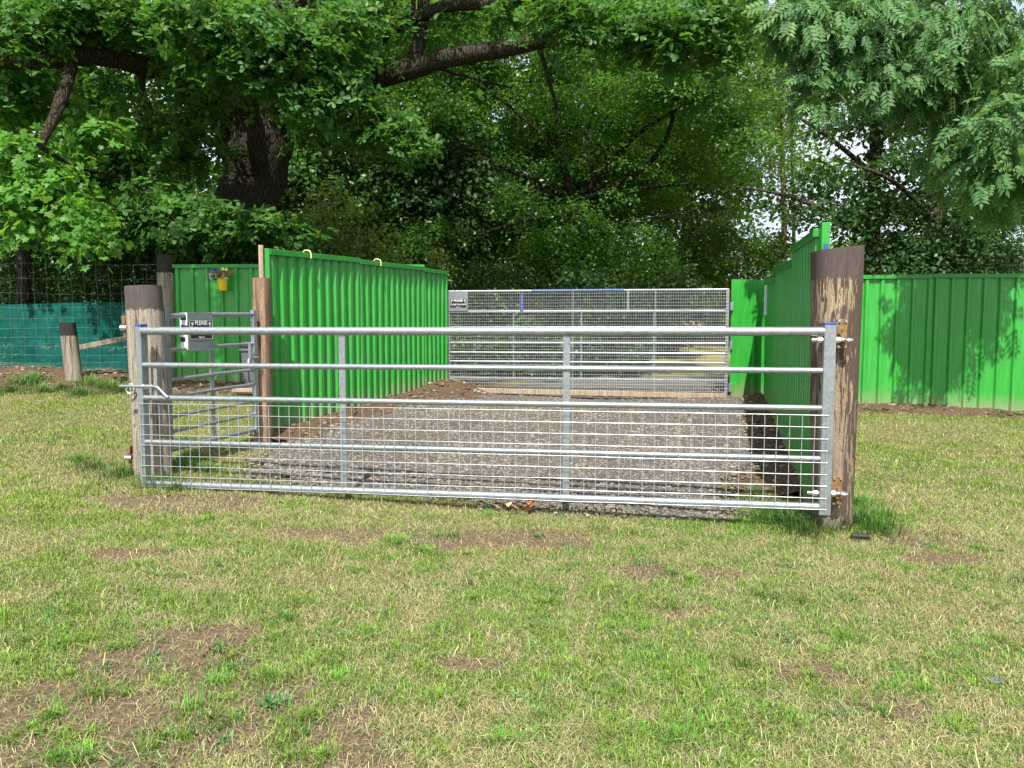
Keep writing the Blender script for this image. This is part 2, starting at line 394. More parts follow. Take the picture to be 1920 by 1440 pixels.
# loose stones
def stones(n, region, smin, smax, cols, name, hf):
    phi = (1 + 5 ** .5) / 2
    ico = np.array([(-1, phi, 0), (1, phi, 0), (-1, -phi, 0), (1, -phi, 0), (0, -1, phi), (0, 1, phi), (0, -1, -phi), (0, 1, -phi), (phi, 0, -1), (phi, 0, 1), (-phi, 0, -1), (-phi, 0, 1)]) / 1.9
    tri = np.array([(0, 11, 5), (0, 5, 1), (0, 1, 7), (0, 7, 10), (0, 10, 11), (1, 5, 9), (5, 11, 4), (11, 10, 2), (10, 7, 6), (7, 1, 8), (3, 9, 4), (3, 4, 2), (3, 2, 6), (3, 6, 8), (3, 8, 9), (4, 9, 5), (2, 4, 11), (6, 2, 10), (8, 6, 7), (9, 8, 1)])
    P = region(n); n = len(P)
    s = smin + (smax - smin) * R.random(n) ** 3.2
    W = ico[None] * (1 + .28 * R.standard_normal((n, 12, 1)).clip(-1.5, 1.5))
    W = W * (np.stack([R.uniform(.7, 1.3, n), R.uniform(.6, 1.1, n), R.uniform(.25, .55, n)], -1) * s[:, None])[:, None, :]
    a = R.uniform(0, 6.28, n); c, sn = np.cos(a)[:, None], np.sin(a)[:, None]
    W = np.stack([W[..., 0] * c - W[..., 1] * sn, W[..., 0] * sn + W[..., 1] * c, W[..., 2]], -1)
    z = hf(P[:, 0], P[:, 1]) + s * .12
    W = W + np.stack([P[:, 0], P[:, 1], z], -1)[:, None, :]
    T = (tri[None] + 12 * np.arange(n)[:, None, None]).reshape(-1)
    cc = np.array(cols)[R.integers(0, len(cols), n)] * np.array([.90, .86, .80]) * R.uniform(.65, 1.25, (n, 1)) * (.72 + .56 * fbm(P[:, 0] * 1.3, P[:, 1] * .8, 3))[:, None]; cc = np.repeat(np.concatenate([cc, np.ones((n, 1))], 1), 12, 0)
    me = arrmesh(name, W.reshape(-1, 3), T, np.arange(len(T) // 3) * 3, None, [('col', 'FLOAT_COLOR', cc)])
    return tag(link(name, me, 'stone'), kind='stuff')
def reg_gravel(n):
    X = R.uniform(-3.6, 5.6, n); Y = 5.3 + (13.6 - 5.3) * R.random(n) ** 1.5; k = gravel_mask(X + R.normal(0, .10, n), Y + R.normal(0, .08, n)); return np.stack([X[k], Y[k]], -1)
stones(150000, reg_gravel, .005, .026, [(.205, .196, .183), (.172, .163, .152), (.245, .235, .218), (.128, .122, .114), (.215, .19, .155)], 'loose_gravel', grav_h)
def reg_soil(n):
    X = R.uniform(-9, 9, n); Y = R.uniform(5.6, 13.6, n); k = soil_mask(X, Y); return np.stack([X[k], Y[k]], -1)
stones(30000, reg_soil, .006, .045, [(.15, .10, .065), (.10, .065, .04), (.21, .15, .10), (.30, .26, .21)], 'soil_clods', soil_h)

# ------------------------------------------------------------------ grass
def blades(P, h, w, lean, az, tw, colb, colt, hf):
    n = len(P)
    d = np.stack([np.cos(az), np.sin(az), np.zeros(n)], -1)          # lean direction
    a2 = az + tw; sd = np.stack([np.cos(a2), np.sin(a2), np.zeros(n)], -1)
    b = np.stack([P[:, 0], P[:, 1], hf(P[:, 0], P[:, 1]) - .004], -1)
    up = np.array([0, 0, 1.])
    l = lean[:, None]; H = h[:, None]; Wd = w[:, None]
    mid = b + up * H * .55 * np.sqrt(np.clip(1 - l * .75, .02, 1)) + d * H * .35 * l
    tip = b + up * H * np.clip(1 - l * 1.05, .05, 1) + d * H * np.minimum(l * 1.05, 1.0)
    tip[:, 2] = np.maximum(tip[:, 2], b[:, 2] + .006)
    W = np.stack([b - sd * Wd * .5, b + sd * Wd * .5, mid + sd * Wd * .42, mid - sd * Wd * .42, tip], 1)
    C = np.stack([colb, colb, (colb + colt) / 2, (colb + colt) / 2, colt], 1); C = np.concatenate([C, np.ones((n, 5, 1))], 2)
    o = 5 * np.arange(n)[:, None]
    L = np.concatenate([o + np.array([0, 1, 2, 3]), o + np.array([3, 2, 4])], 1).reshape(-1)
    st = (7 * np.arange(n)[:, None] + np.array([0, 4])).reshape(-1)
    return W.reshape(-1, 3), L, st, C.reshape(-1, 4)
GB = []
def lawn(n, x0, x1, y0, y1, wmul, hmul, straw_frac, yp=1.0, dens=None):
    X = R.uniform(x0, x1, n); Y = y0 + (y1 - y0) * R.random(n) ** yp
    g = fbm(X * 1.5 + 3, Y * 2.0 + 8, 4)              # lushness in patches
    g2 = fbm(X * 6.5 + 30, Y * 7.5 + 11, 3); g3 = fbm(X * 19 + 3, Y * 21 + 1, 2)
    lush = sstep(.38, .63, .36 * g + .40 * g2 + .24 * g3)
    bad = gravel_mask(X + R.normal(0, .07, n), Y + R.normal(0, .07, n)) & (R.random(n) > .012); so = soil_mask(X, Y); ba = bare_mask(X, Y)
    inlane = (Y > 7.4) & (X > XL(Y) - .03) & (X < XR(Y) + .03)
    strawp = R.random(n) < straw_frac * (1.3 - .85 * lush) + .5 * ba
    k = ~bad & ~(inlane & (R.random(n) > .02)) & ~(so & (R.random(n) > .08)) & (R.random(n) < np.where(strawp, .9, .3 + .7 * lush) * (1 - ba * np.where(strawp, .86, .97)))
    X, Y, lush, straw = X[k], Y[k], lush[k], strawp[k]; m = len(X)
    h = hmul * np.where(straw, R.uniform(.025, .085, m), R.uniform(.014, .036, m) + .036 * lush * R.random(m))
    lean = np.where(straw, R.uniform(.75, 1.0, m), R.beta(2.4, 1.8, m) * .95)
    w = wmul * np.where(straw, R.uniform(.0014, .0032, m), R.uniform(.002, .0042, m)); big = R.random(m) < .06; w = np.where(big, w * 1.5, w); h = np.where(big, h * 1.6, h)
    az = R.uniform(0, 6.283, m); tw = R.uniform(.9, 2.2, m)
    gcol = np.array([.185, .315, .05])[None] * R.uniform(.55, 1.4, (m, 1)) + np.array([.10, .06, .01])[None] * R.random((m, 1)) * (1.1 - .7 * lush[:, None])
    bl = (R.random((m, 1)) < .15 * lush[:, None]); gcol = np.where(bl, np.array([.17, .33, .03])[None], gcol)
    cool = fbm(X * .6 + 60, Y * .6 + 20, 2)[:, None]; gcol = gcol * (1 + np.array([-.35, .0, .5]) * (cool - .5))
    scol = np.array([.54, .48, .255])[None] * R.uniform(.35, 1.3, (m, 1)) * np.where(R.random((m, 1)) < .3, np.array([.72, .95, .6])[None], 1)
    c = np.where(straw[:, None], scol, gcol)
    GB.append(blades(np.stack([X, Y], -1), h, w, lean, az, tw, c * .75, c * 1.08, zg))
lawn(620000, -4.0, 4.2, 2.2, 5.4, 1.0, 1.0, .54, 1.25)
lawn(120000, -4.6, 4.6, 5.0, 6.4, 1.3, 1.1, .5)
lawn(300000, -10, -1.4, 5.2, 12.2, 1.6, 1.15, .44, 1.2)
lawn(280000, 2.2, 9.5, 5.0, 12.0, 1.6, 1.15, .46, 1.2)
def tufts(spots, per, hm, wmul, col, spread):
    for (c, s) in spots:
        m = int(per * s); r = np.abs(R.standard_normal(m)) * spread * s; a = R.uniform(0, 6.283, m)
        P = np.stack([c[0] + r * np.cos(a), c[1] + r * np.sin(a)], -1)
        h = hm * s * R.uniform(.5, 1.3, m); lean = R.beta(2.2, 2, m) * .85
        az = a + R.normal(0, .7, m); w = wmul * R.uniform(.0025, .005, m)
        cc = np.array(col)[None] * R.uniform(.75, 1.25) * (1 + R.normal(0, .12, 3)) * R.uniform(.6, 1.4, (m, 1)) * (1 + R.normal(0, .08, (m, 3)))
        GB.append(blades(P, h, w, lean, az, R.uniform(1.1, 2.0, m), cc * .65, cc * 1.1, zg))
G1 = (.115, .23, .045); G2 = (.17, .32, .04); G3 = (.11, .23, .07)
sp = []
for px, py, s in ((180, 880, 1.0), (230, 895, 1.2), (290, 912, 1.1), (330, 920, .8), (150, 865, .8), (1440, 975, 1.0), (1490, 990, 1.3), (1510, 1000, 1.1), (1470, 965, 1), (1610, 985, 1.5), (1640, 995, 1.2), (1600, 950, 1.2), (1650, 970, .8),
                  (1420, 930, .7), (1440, 950, .7), (360, 860, 1), (340, 880, 1.1), (390, 885, .8), (350, 830, .8), (520, 815, .6)):
    sp.append((gpt(px, py), s))
tufts(sp, 320, .13, 1.25, G1, .11)
sp = [(gpt(R.uniform(0, 1920), R.uniform(960, 1440)), R.uniform(.35, 1.0)) for _ in range(460)]
tufts(sp[:260], 190, .062, .9, G2, .065); tufts(sp[260:400], 130, .05, 1.0, G3, .08); tufts(sp[400:], 40, .045, 3.2, G3, .05)
sp = [(gpt(px, py), s) for px, py, s in ((60, 715, 1.2), (45, 722, 1.2), (120, 730, .9), (170, 722, 1.3), (210, 728, 1.2), (235, 735, 1.2), (150, 740, 1), (80, 735, 1), (20, 735, 1), (250, 722, 1))]
tufts(sp, 260, .15, 2.2, G1, .16)
sp = [(np.array([x, 11.5 - .03 * x + R.normal(0, .15)]), R.uniform(.4, .9)) for x in np.arange(5, 9, .17)]
sp += [(np.array([XR(y) - R.uniform(.1, .6), y]), .5) for y in (6.4, 6.8, 7.4, 8.3)] + [(np.array([XL(y) + R.uniform(.3, .8), y]), .5) for y in (7.8, 8.2, 8.6, 9.2, 10.1)]
tufts(sp, 120, .10, 2.0, G1, .09)
def merge(parts):
    vo = 0; lo = 0; Vs, Ls, Ss, Cs = [], [], [], []
    for (V, L, s, C) in parts:
        Vs.append(V); Ls.append(L + vo); Ss.append(s + lo); Cs.append(C); vo += len(V); lo += len(L)
    return np.concatenate(Vs), np.concatenate(Ls), np.concatenate(Ss), np.concatenate(Cs)
V, L, s, C = merge(GB)
tag(link('grass', arrmesh('grass', V, L, s, None, [('col', 'FLOAT_COLOR', C)]), 'blade'), kind='stuff')

# ------------------------------------------------------------------ timber posts
def post_mb(x0, x1, y, z0, z1, r0, r1, seg=22, slant=0.0, sq=0.0, wob=.035):
    m = MB(); nz = 14; V = []; ph = random.random() * 6
    for i in range(nz + 1):
        t = i / nz; z = z0 + (z1 - z0) * t; r = r0 + (r1 - r0) * t; cx = x0 + (x1 - x0) * t
        for k in range(seg):
            a = 2 * math.pi * k / seg
            rr = r * (1 + wob * math.sin(3 * a + ph) + wob * .6 * math.sin(7 * a + t * 2 + ph) + random.uniform(-.006, .006) + 0) / max(abs(math.cos(a + .12)), abs(math.sin(a + .12))) ** sq
            zz = z + (slant * math.cos(a) * r1 if i == nz else 0)
            V.append((cx + rr * math.cos(a), y + rr * math.sin(a), zz))
    Fc = [(i * seg + k, i * seg + (k + 1) % seg, (i + 1) * seg + (k + 1) % seg, (i + 1) * seg + k) for i in range(nz) for k in range(seg)]
    Fc.append(tuple(nz * seg + k for k in range(seg)))
    m.add(V, Fc); return m
# big right gatepost
rp = empty('gatepost', (2.24, 5.32, 0), 'thick gatepost with flaking brown paint carrying the hinges of the silver field gate', 'gatepost')
post_mb(2.25, 2.23, 5.32, -.3, 1.93, .128, .162, slant=.12, sq=.5).build('timber', 'wood_right', rp, smooth=True, angle=50)
for z, nm in ((1.33, 0), (.27, 1)):
    m = MB(); yb = 5.145; m.box((2.20, yb - .01, z + .02), .07, .012, .20, None, .003); m.box((2.185, yb - .045, z - .0), .035, .06, .05, None, .004)
    m.tube([(2.195, yb - .05, z - .06), (2.195, yb - .05, z + .05)], .015, 10)
    h = m.build('hinge_bracket', 'rust', rp, smooth=True)
    m = MB()
    for dx in (-.022, .022):
        for dz in (-.065, .105): m = MB(); m.lathe((2.20 + dx, yb - .02, z + dz), [(.001, -.008), (.009, -.008), (.009, .0), (.009, .008), (.001, .008)], 8); m.build('screw', 'bolt', h, smooth=True)
lp = empty('gatepost', (-2.91, 6.15, .15), 'pale weathered gatepost with dark painted top beside the small walk-through gate', 'gatepost')
post_mb(-2.89, -2.935, 6.15, -.2, 1.72, .138, .130, slant=.05, sq=.25).build('timber', 'wood_left', lp, smooth=True, angle=50)
for z in (1.40, .36):
    m = MB(); m.box((-3.075, 6.12, z + .05), .03, .05, .07, None, .004); m.tube([(-3.075, 6.12, z + .02), (-3.075, 6.12, z - .08)], .013, 8); m.build('hinge_bracket', 'rust', lp, smooth=True)
    m = MB(); m.tube([(-3.10, 6.1, z - .01), (-3.05, 6.1, z - .01)], .022, 8); m.build('nut', 'bolt', lp, smooth=True)
m = MB(); m.tube([(-2.975, 5.99, .93 + .03 * math.sin(a)) if 0 else (-2.985 + .03 * math.cos(a), 5.985, .905 + .03 * math.sin(a)) for a in np.linspace(0, 6.2, 12)], .007, 6); m.box((-2.985, 6.0, .94), .05, .02, .03, None, .004)
m.build('latch_catch', 'bolt', lp, smooth=True)
bp = empty('gatepost', (-2.465, 7.58, .3), 'sawn brown timber post where the small walk-through gate latches beside the green fence', 'gatepost')
post_mb(-2.475, -2.455, 7.58, .0, 1.872, .078, .075, seg=20, wob=.02, sq=.6).build('timber', 'wood_brown', bp, smooth=True, angle=50)
stp = empty('fence_post', (-5.39, 12.0, .4), 'tall round fence post with dark top between the wire netting and the shaded green panel', 'fence post')
post_mb(-5.41, -5.37, 12.0, .1, 2.5, .132, .122, seg=18).build('timber', 'wood_dkcap2', stp, smooth=True, angle=50)
shp = empty('fence_post', (-6.44, 11.25, .5), 'short leaning black-topped post in front of the green netting', 'fence post')
post_mb(-6.40, -6.49, 11.25, .3, 1.455, .12, .108, seg=16).build('timber', 'wood_dkcap', shp, smooth=True, angle=50)
m = MB(); m.bar((-6.42, 11.3, 1.08), (-5.36, 11.85, 1.33), .07, .075, bev=.006)
tag(m.build('strut', 'wood_grey', None, (-6.42, 11.3, 1.08)), 'grey squared wooden strut braced between the short post and the tall fence post', 'strut')

# ------------------------------------------------------------------ gates
class Frame:                                     # x along the gate, y away from the viewer, z up
    def __init__(s, a, b):
        s.o = np.array([a[0], a[1], 0.]); d = np.array([b[0] - a[0], b[1] - a[1], 0.]); s.L = float(np.linalg.norm(d)); s.u = d / s.L; s.w = np.array([-s.u[1], s.u[0], 0.])
        s.rot = Matrix((Vector(s.u), Vector(s.w), Vector((0, 0, 1)))).transposed().to_4x4()
    def __call__(s, x, y, z): return s.o + s.u * x + s.w * y + np.array([0, 0, z])
    def box(s, m, x, y, z, sx, sy, sz, bev=.003): m.box(s(x, y, z), sx, sy, sz, s.rot, bev)
def rail(m, fr, x0, x1, z, r, y=0, seg=12): m.tube([fr(x0, y, z), fr((x0 + x1) / 2, y, z), fr(x1, y, z)], r, seg)
g = Frame((-2.83, 5.85), (2.095, 5.08)); L = g.L
fg = empty('field_gate', g(0, 0, 0), 'wide silver galvanised field gate with mesh on its lower half closing the gravel drive', 'gate')
for z, r in ((1.366, .0305), (1.107, .0205), (.857, .0205), (.517, .0205), (.192, .0275)):
    m = MB(); rail(m, g, .02, L - .02, z, r, seg=16); m.build('rail', 'galv', fg, smooth=True)
m = MB(); g.box(m, .0, .02, .77, .045, .085, 1.26); o = m.build('stile', 'galv', fg); m = MB(); g.box(m, 0, .02, 1.408, .05, .088, .02); m.build('end_cap', 'blue', o)
m = MB(); g.box(m, L, .0, .775, .075, .06, 1.27); o = m.build('stile', 'galv', fg); m = MB(); g.box(m, L, 0, 1.418, .078, .062, .018); m.build('end_cap', 'blue', o)
for x in (1.61, 3.25):
    m = MB(); zz = [1.366, 1.107, .857, .517, .192]
    for a, b in zip(zz[1:], zz[:-1]): g.box(m, x, 0, (a + b) / 2, .05, .014, b - a - .02, .002)
    m.build('brace', 'galv', fg)
m = MB(); n = 62; ym = -.033
for i in range(n + 1):
    x = .0 + L * i / n; m.tube([g(x, ym, .18), g(x + R.normal(0, .002), ym + R.normal(0, .002), .5), g(x, ym, .815)], .0022, 6)
for k in range(9):
    z = .18 + k * .0793; m.tube([g(x, ym - .004 + R.normal(0, .0012), z + R.normal(0, .0012)) for x in np.linspace(-.005, L + .005, 16)], .0021, 6)
m.build('mesh_infill', 'galv_mesh', fg, smooth=True)
# spring bolt at the free end
m = MB(); m.tube([g(-.17, -.02, .945), g(.12, -.02, .945), g(.15, -.022, .938), g(.22, -.03, .875), g(.235, -.03, .865)], .0115, 10); o = m.build('latch_bolt', 'galv', fg, smooth=True)
m = MB(); m.tube([g(.03 + t * .075, -.02 + .017 * math.cos(t * 50), .945 + .017 * math.sin(t * 50)) for t in np.linspace(0, 1, 70)], .0028, 5); m.build('spring', 'bolt', o, smooth=True)
m = MB(); g.box(m, .118, 0, .98, .03, .008, .23, .001); m.build('latch_bracket', 'galv', fg)
for z in (1.31, .285):                           # eye bolts reaching the post brackets
    m = MB(); m.tube([g(L - .11, 0, z), g(L + .10, 0.0, z)], .0125, 10)
    for x in (L - .06, L + .055): m.tube([g(x - .012, 0, z), g(x + .012, 0, z)], .021, 6)
    m.tube([g(L + .12 + .02 * math.cos(a), .0 + .02 * math.sin(a), z) for a in np.linspace(0, 6.28, 14)], .012, 8)
    m.build('hinge_bolt', 'bolt', fg, smooth=True)
def text(s, size, mat, parent, pos, u, w, name='lettering', sx=1.0):
    cu = bpy.data.curves.new('lettering', 'FONT'); cu.body = s; cu.size = size; cu.align_x = 'CENTER'; cu.align_y = 'CENTER'; cu.extrude = .0006; cu.offset = size * .012
    o = bpy.data.objects.new('tmp', cu); COL.objects.link(o); dg = bpy.context.evaluated_depsgraph_get(); dg.update()
    me = bpy.data.meshes.new_from_object(o.evaluated_get(dg)); bpy.data.objects.remove(o); bpy.data.curves.remove(cu)
    Mx = Matrix(((u[0], 0, -w[0]), (u[1], 0, -w[1]), (0, 1, 0))).to_4x4()
    p = np.array(pos) - rootloc(parent)
    me.transform(Matrix.Translation(Vector(p)) @ Mx @ Matrix.Diagonal((sx, 1, 1, 1))); me.materials.clear()
    return link(name, me, mat, parent)
def sign(fr, root_name, x0, x1, z0, z1, y, label, zb0, zb1, lines):
    st = empty(root_name, fr((x0 + x1) / 2, y, z0), label, 'sign')
    W = x1 - x0; xc = (x0 + x1) / 2
    m = MB(); fr.box(m, xc, y, (z0 + z1) / 2, W, .004, z1 - z0, .001); m.build('backing_plate', 'galv', st)
    m = MB(); fr.box(m, xc, y - .004, (zb0 + zb1) / 2, W * .93, .003, zb1 - zb0, .001); pl = m.build('notice_board', 'black', st)
    m = MB()
    for z in (zb0 + .006, zb1 - .006): fr.box(m, xc, y - .0062, z, W * .89, .0012, .003, 0)
    for x in (xc - W * .445, xc + W * .445): fr.box(m, x, y - .0062, (zb0 + zb1) / 2, .003, .0012, zb1 - zb0 - .012, 0)
    m.build('border_line', 'white', pl)
    for s, size, z, sx in lines: text(s, size, 'white', pl, fr(xc, y - .0065, z), fr.u, fr.w, sx=sx)
    for sgn in (-1, 1):                          # paw-like marks in the upper corners
        m = MB(); cx = xc + sgn * W * .34; cz = zb1 - (zb1 - zb0) * .23
        for (ox, oz, r) in ((0, 0, .009), (-.011, .010, .0042), (-.004, .016, .0042), (.004, .016, .0042), (.011, .010, .0042), (sgn * .012, -.028, .006), (sgn * .004, -.020, .003), (sgn * .012, -.016, .003)):
            V = [fr(cx + ox + r * math.cos(a), y - .0062, cz + oz + r * math.sin(a)) for a in np.linspace(0, 6.283, 11)[:-1]]
            V += [fr(cx + ox + r * math.cos(a), y - .0074, cz + oz + r * math.sin(a)) for a in np.linspace(0, 6.283, 11)[:-1]]
            m.add(V, [tuple(range(10, 20))] + [(i, (i + 1) % 10, 10 + (i + 1) % 10, 10 + i) for i in range(10)])
        m.build('paw_print', 'white', pl)
    return st
# walk-through gate
pg = Frame((-2.845, 6.30), (-2.475, 7.42)); L = pg.L
wg = empty('walk_through_gate', pg(0, 0, .3), 'narrow silver seven-bar walk-through gate between the pale post and the brown post', 'gate')
for z, r in ((1.515, .021), (1.235, .016), (.985, .016), (.845, .016), (.68, .016), (.555, .016), (.405, .021)):
    m = MB(); m.tube([pg(0, 0, z - .03), pg(L / 2, 0, z - .01), pg(L, 0, z)], r, 12); m.build('rail', 'galv', wg, smooth=True)
for x in (.02, L - .02):
    m = MB(); pg.box(m, x, 0, .965, .05, .04, 1.18); o = m.build('stile', 'galv', wg)
m = MB(); pg.box(m, L * .47, 0, .96, .05, .012, 1.08, .002); m.build('brace', 'galv', wg)
m = MB(); m.tube([pg(L - .13, -.03, 1.24), pg(L - .13, -.03, .98)], .016, 8); m.tube([pg(L - .01, -.03, 1.10), pg(L - .11, -.03, 1.10), pg(L - .16, -.04, 1.09), pg(L - .18, -.045, 1.02)], .012, 8); m.build('latch', 'galv', wg, smooth=True)
sg = sign(pg, 'gate_sign', .24, .555, 1.19, 1.52, -.026, 'black PLEASE notice on a silver plate hanging on the narrow walk-through gate', 1.285, 1.455,
     [('PLEASE', .052, 1.428, .95), ('CLOSE THE', .034, 1.382, 1.0), ('GATE', .034, 1.347, 1.0), ('Thank You', .016, 1.306, 1.1)])
m = MB(); pg.box(m, .235, .012, 1.36, .004, .075, .31, .001); e = m.build('side_plate', 'white', sg)
m = MB(); pg.box(m, .232, .012, 1.47, .003, .06, .03, 0); m.build('sticker', 'black', e); m = MB(); pg.box(m, .232, .0, 1.40, .003, .07, .02, 0); m.build('sticker', 'black', e); m = MB(); pg.box(m, .232, .02, 1.29, .003, .05, .04, 0); m.build('sticker', 'black', e)
# far gate
h = Frame((-1.085, 13.0), (3.455, 12.3)); L = h.L
fr_ = empty('tall_mesh_gate', h(L / 2, 0, .26), 'tall silver gate covered in fine wire mesh at the far end of the gravel drive', 'gate')
for z, r in ((1.985, .021), (1.65, .021), (1.385, .018), (1.13, .018), (.965, .018), (.815, .018), (.68, .018), (.53, .021)):
    m = MB(); rail(m, h, .01, L - .01, z, r, seg=10); m.build('rail', 'galv', fr_, smooth=True)
for x in (.02, L - .02):
    m = MB(); h.box(m, x, 0, 1.13, .05, .04, 1.72); m.build('stile', 'galv', fr_)
for x in (L * .245, L * .49, L * .745):
    m = MB(); h.box(m, x, .005, 1.09, .02, .01, 1.1, .001); m.build('brace', 'galv', fr_)
m = MB(); h.box(m, L * .655, 0, 1.82, .035, .03, .31); m.build('brace', 'galv', fr_)
m = MB(); h.box(m, L * .275, -.01, 1.80, .05, .03, .30, .006); m.build('blue_strap', 'blue', fr_)
m = MB(); m.tube([h(x, 0, 1.985) for x in (L * .31, L * .45, L * .64)], .026, 10); m.build('blue_sleeve', 'blue', fr_, smooth=True)
m = MB(); ym = -.028; nx = 124; nz = 33
xx = np.linspace(.0, L - .005, nx)
for x in xx: m.tube([h(x, ym, .30), h(x + R.normal(0, .002), ym, 1.99)], .0021, 3, False)
for k in range(nz + 1):
    z = .30 + 1.69 * k / nz; ph = R.uniform(0, 6); m.tube([h(x, ym - .004, z + .004 * math.sin(x * 1.3 + ph) * (k % 3 == 0) + R.normal(0, .0015)) for x in np.linspace(0, L, 14)], .0029, 3, False)
for x in (L * .46, L * .75): m.tube([h(x, ym - .006, .30), h(x, ym - .006, 1.98)], .004, 4)
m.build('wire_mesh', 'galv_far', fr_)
for z in (1.72, 1.10, .42):
    m = MB(); h.box(m, L + .045, -.01, z, .05, .03, .13); m.build('clamp', 'galv', fr_)
sign(h, 'gate_sign', .03, .36, 1.655, 1.985, -.042, 'small black notice on a silver plate at the upper left of the tall mesh gate', 1.70, 1.865, [('PLEASE', .05, 1.83, 1.0), ('CLOSE THE GATE', .036, 1.765, .95), ('Thank You', .016, 1.722, 1.1)])
a = at(843, 712, 12.95); b = at(893, 734, 12.75); m = MB(); m.bar(a, b, .05, .075, bev=.005)
tag(m.build('wooden_plank', 'wood_grey', None, a), 'short grey plank tilted against the soil heap at the left foot of the mesh gate', 'plank')
a = at(888, 732, 12.80); b = at(1361, 743, 12.2); m = MB(); m.bar(a, b, .05, .085, bev=.006)
tag(m.build('wooden_plank', 'wood_pale', None, a), 'long pale plank lying under the bottom of the tall mesh gate', 'plank')
p = at(1180, 690, 16.2); m = post_mb(p[0], p[0], p[1], float(zg(p[0], p[1])) - .1, at(1180, 650, 16.2)[2], .085, .08, seg=12)
tag(m.build('wooden_stump', 'wood_pale', None, (p[0], p[1], zg(p[0], p[1])), True), 'short pale wooden stump standing behind the mesh gate', 'stump')

# ------------------------------------------------------------------ corrugated green fences
def sheet(m, A, B, za, zb, ta, tb, nrm, per=.19, crest=.05, fl=.02, dep=.034, th=.0025, phase=0.03):
    """trapezoid-profiled steel sheet from A to B; feet za, zb and tops ta, tb; nrm points to the viewer's side"""
    A = np.array(A, float); B = np.array(B, float); d = B - A; Ln = float(np.linalg.norm(d)); d /= Ln; nrm = np.array(nrm, float)
    ks = [(0, 0)]; x = phase
    while x < Ln - .01:
        for dx, y in ((0, 0), (fl, 1), (fl + crest, 1), (2 * fl + crest, 0)):
            if x + dx < Ln - .004: ks.append((x + dx, y))
        x += per
    ks.append((Ln, ks[-1][1])); n = len(ks); nz = 7
    V = []; low = []
    for off in (0, -th):
        for j in range(nz):
            t = j / (nz - 1)
            for (x, y) in ks:
                q = A + d * x + nrm * (y * dep + off); f = x / Ln
                z0 = za + (zb - za) * f; z1 = ta + (tb - ta) * f
                bend = .004 * math.sin(x * 5 + t * 4)
                q = q + nrm * bend
                V.append((q[0], q[1], z0 + (z1 - z0) * t)); low.append((z1 - z0) * t)
    N = nz * n; Fc = []
    for j in range(nz - 1):
        for i in range(n - 1):
            a = j * n + i; Fc.append((a, a + 1, a + n + 1, a + n)); Fc.append((N + a, N + a + n, N + a + n + 1, N + a + 1))
    for i in range(n - 1): Fc.append((i, N + i, N + i + 1, i + 1)); a = (nz - 1) * n + i; Fc.append((a, a + 1, N + a + 1, N + a))
    for j in range(nz - 1): a = j * n; Fc.append((a, a + n, N + a + n, N + a)); a += n - 1; Fc.append((a, N + a, N + a + n, a + n))
    m.add(V, Fc, low)
def caprail(parent, A, B, ta, tb, nrm, h=.06):
    nrm = np.array([*nrm, 0.]); m = MB(); a = np.array([*A, ta - h / 2 + .012]) + nrm * .02; b = np.array([*B, tb - h / 2 + .012]) + nrm * .02
    m.bar(a, b, .062, h, bev=.004); return m.build('cap_rail', 'cap', parent)
def n2(A, B, toward):
    d = np.array(B, float) - np.array(A, float); n = np.array([-d[1], d[0]]); n /= np.linalg.norm(n)
    return n if n @ np.array(toward, float) > 0 else -n
def zgf(x, y): return float(zg(x, y))
def fence(name, label, runs, toward, group=None, cap=True, per=.19, **kw):
    A = runs[0][0]; rt = empty(name, (A[0], A[1], zgf(*A)), label, 'fence', group)
    for (A, B, ta, tb) in runs:
        nrm = n2(A, B, toward); m = MB(); sheet(m, A, B, zgf(*A) - .05, zgf(*B) - .05, ta, tb, nrm, per=per, **kw); m.build('panel', 'panel', rt, low=True)
        if cap: caprail(rt, A, B, ta, tb, nrm)
    return rt
GF = 'green corrugated steel fences'
LW = lambda Y: (XL(Y), Y)
RW = lambda Y: (XR(Y), Y)
lf = fence('corrugated_fence', 'tall green corrugated fence along the left side of the gravel drive', [(LW(7.9), LW(9.81), 2.175, 2.25), (LW(9.82), LW(11.9), 2.235, 2.30), (LW(11.91), LW(12.9), 2.285, 2.30)], (1, -.3), GF)
m = MB(); m.box((XL(7.9) - .045, 7.87, 1.75), .045, .04, .94, None, .003); m.build('timber_batten', 'wood_pale', lf)
m = MB(); m.box((XL(7.9) + .012, 7.885, 1.2), .05, .03, 1.98, None, .003); m.build('edge_trim', 'cap', lf)
for Y in (8.62, 10.35):
    t = (2.175 if Y < 9.8 else 2.235) + (Y - (7.9 if Y < 9.8 else 9.82)) * .037
    n = n2(LW(7.9), LW(9), (1, 0)); c = np.array([XL(Y), Y])
    pts = [(*(c + n * s), t + z) for s, z in ((-.035, -.03), (-.03, .02), (-.005, .04), (.035, .04), (.065, .025), (.075, -.01), (.072, -.05))]
    m = MB(); m.tube(pts, .008, 8); m.build('hook', 'cream', lf, smooth=True)
rf = fence('corrugated_fence', 'green corrugated fence stepping down along the right side of the gravel drive', [(RW(5.60), RW(7.6), 2.09, 2.16), (RW(7.61), RW(9.97), 2.04, 2.14), (RW(9.98), RW(12.2), 2.03, 2.10)], (-1, .3), GF)
m = MB(); m.box((XR(5.56) + .03, 5.57, 1.06), .06, .05, 2.16, None, .004); o = m.build('end_post', 'panel', rf)
me = o.data; aa = me.attributes.new('low', 'FLOAT', 'POINT'); aa.data.foreach_set('value', [2.0] * len(me.vertices))
m = MB(); m.box((XR(5.56) + .03, 5.543, 1.95), .035, .002, .08, None, 0); m.build('spray_mark', 'blue', rf)
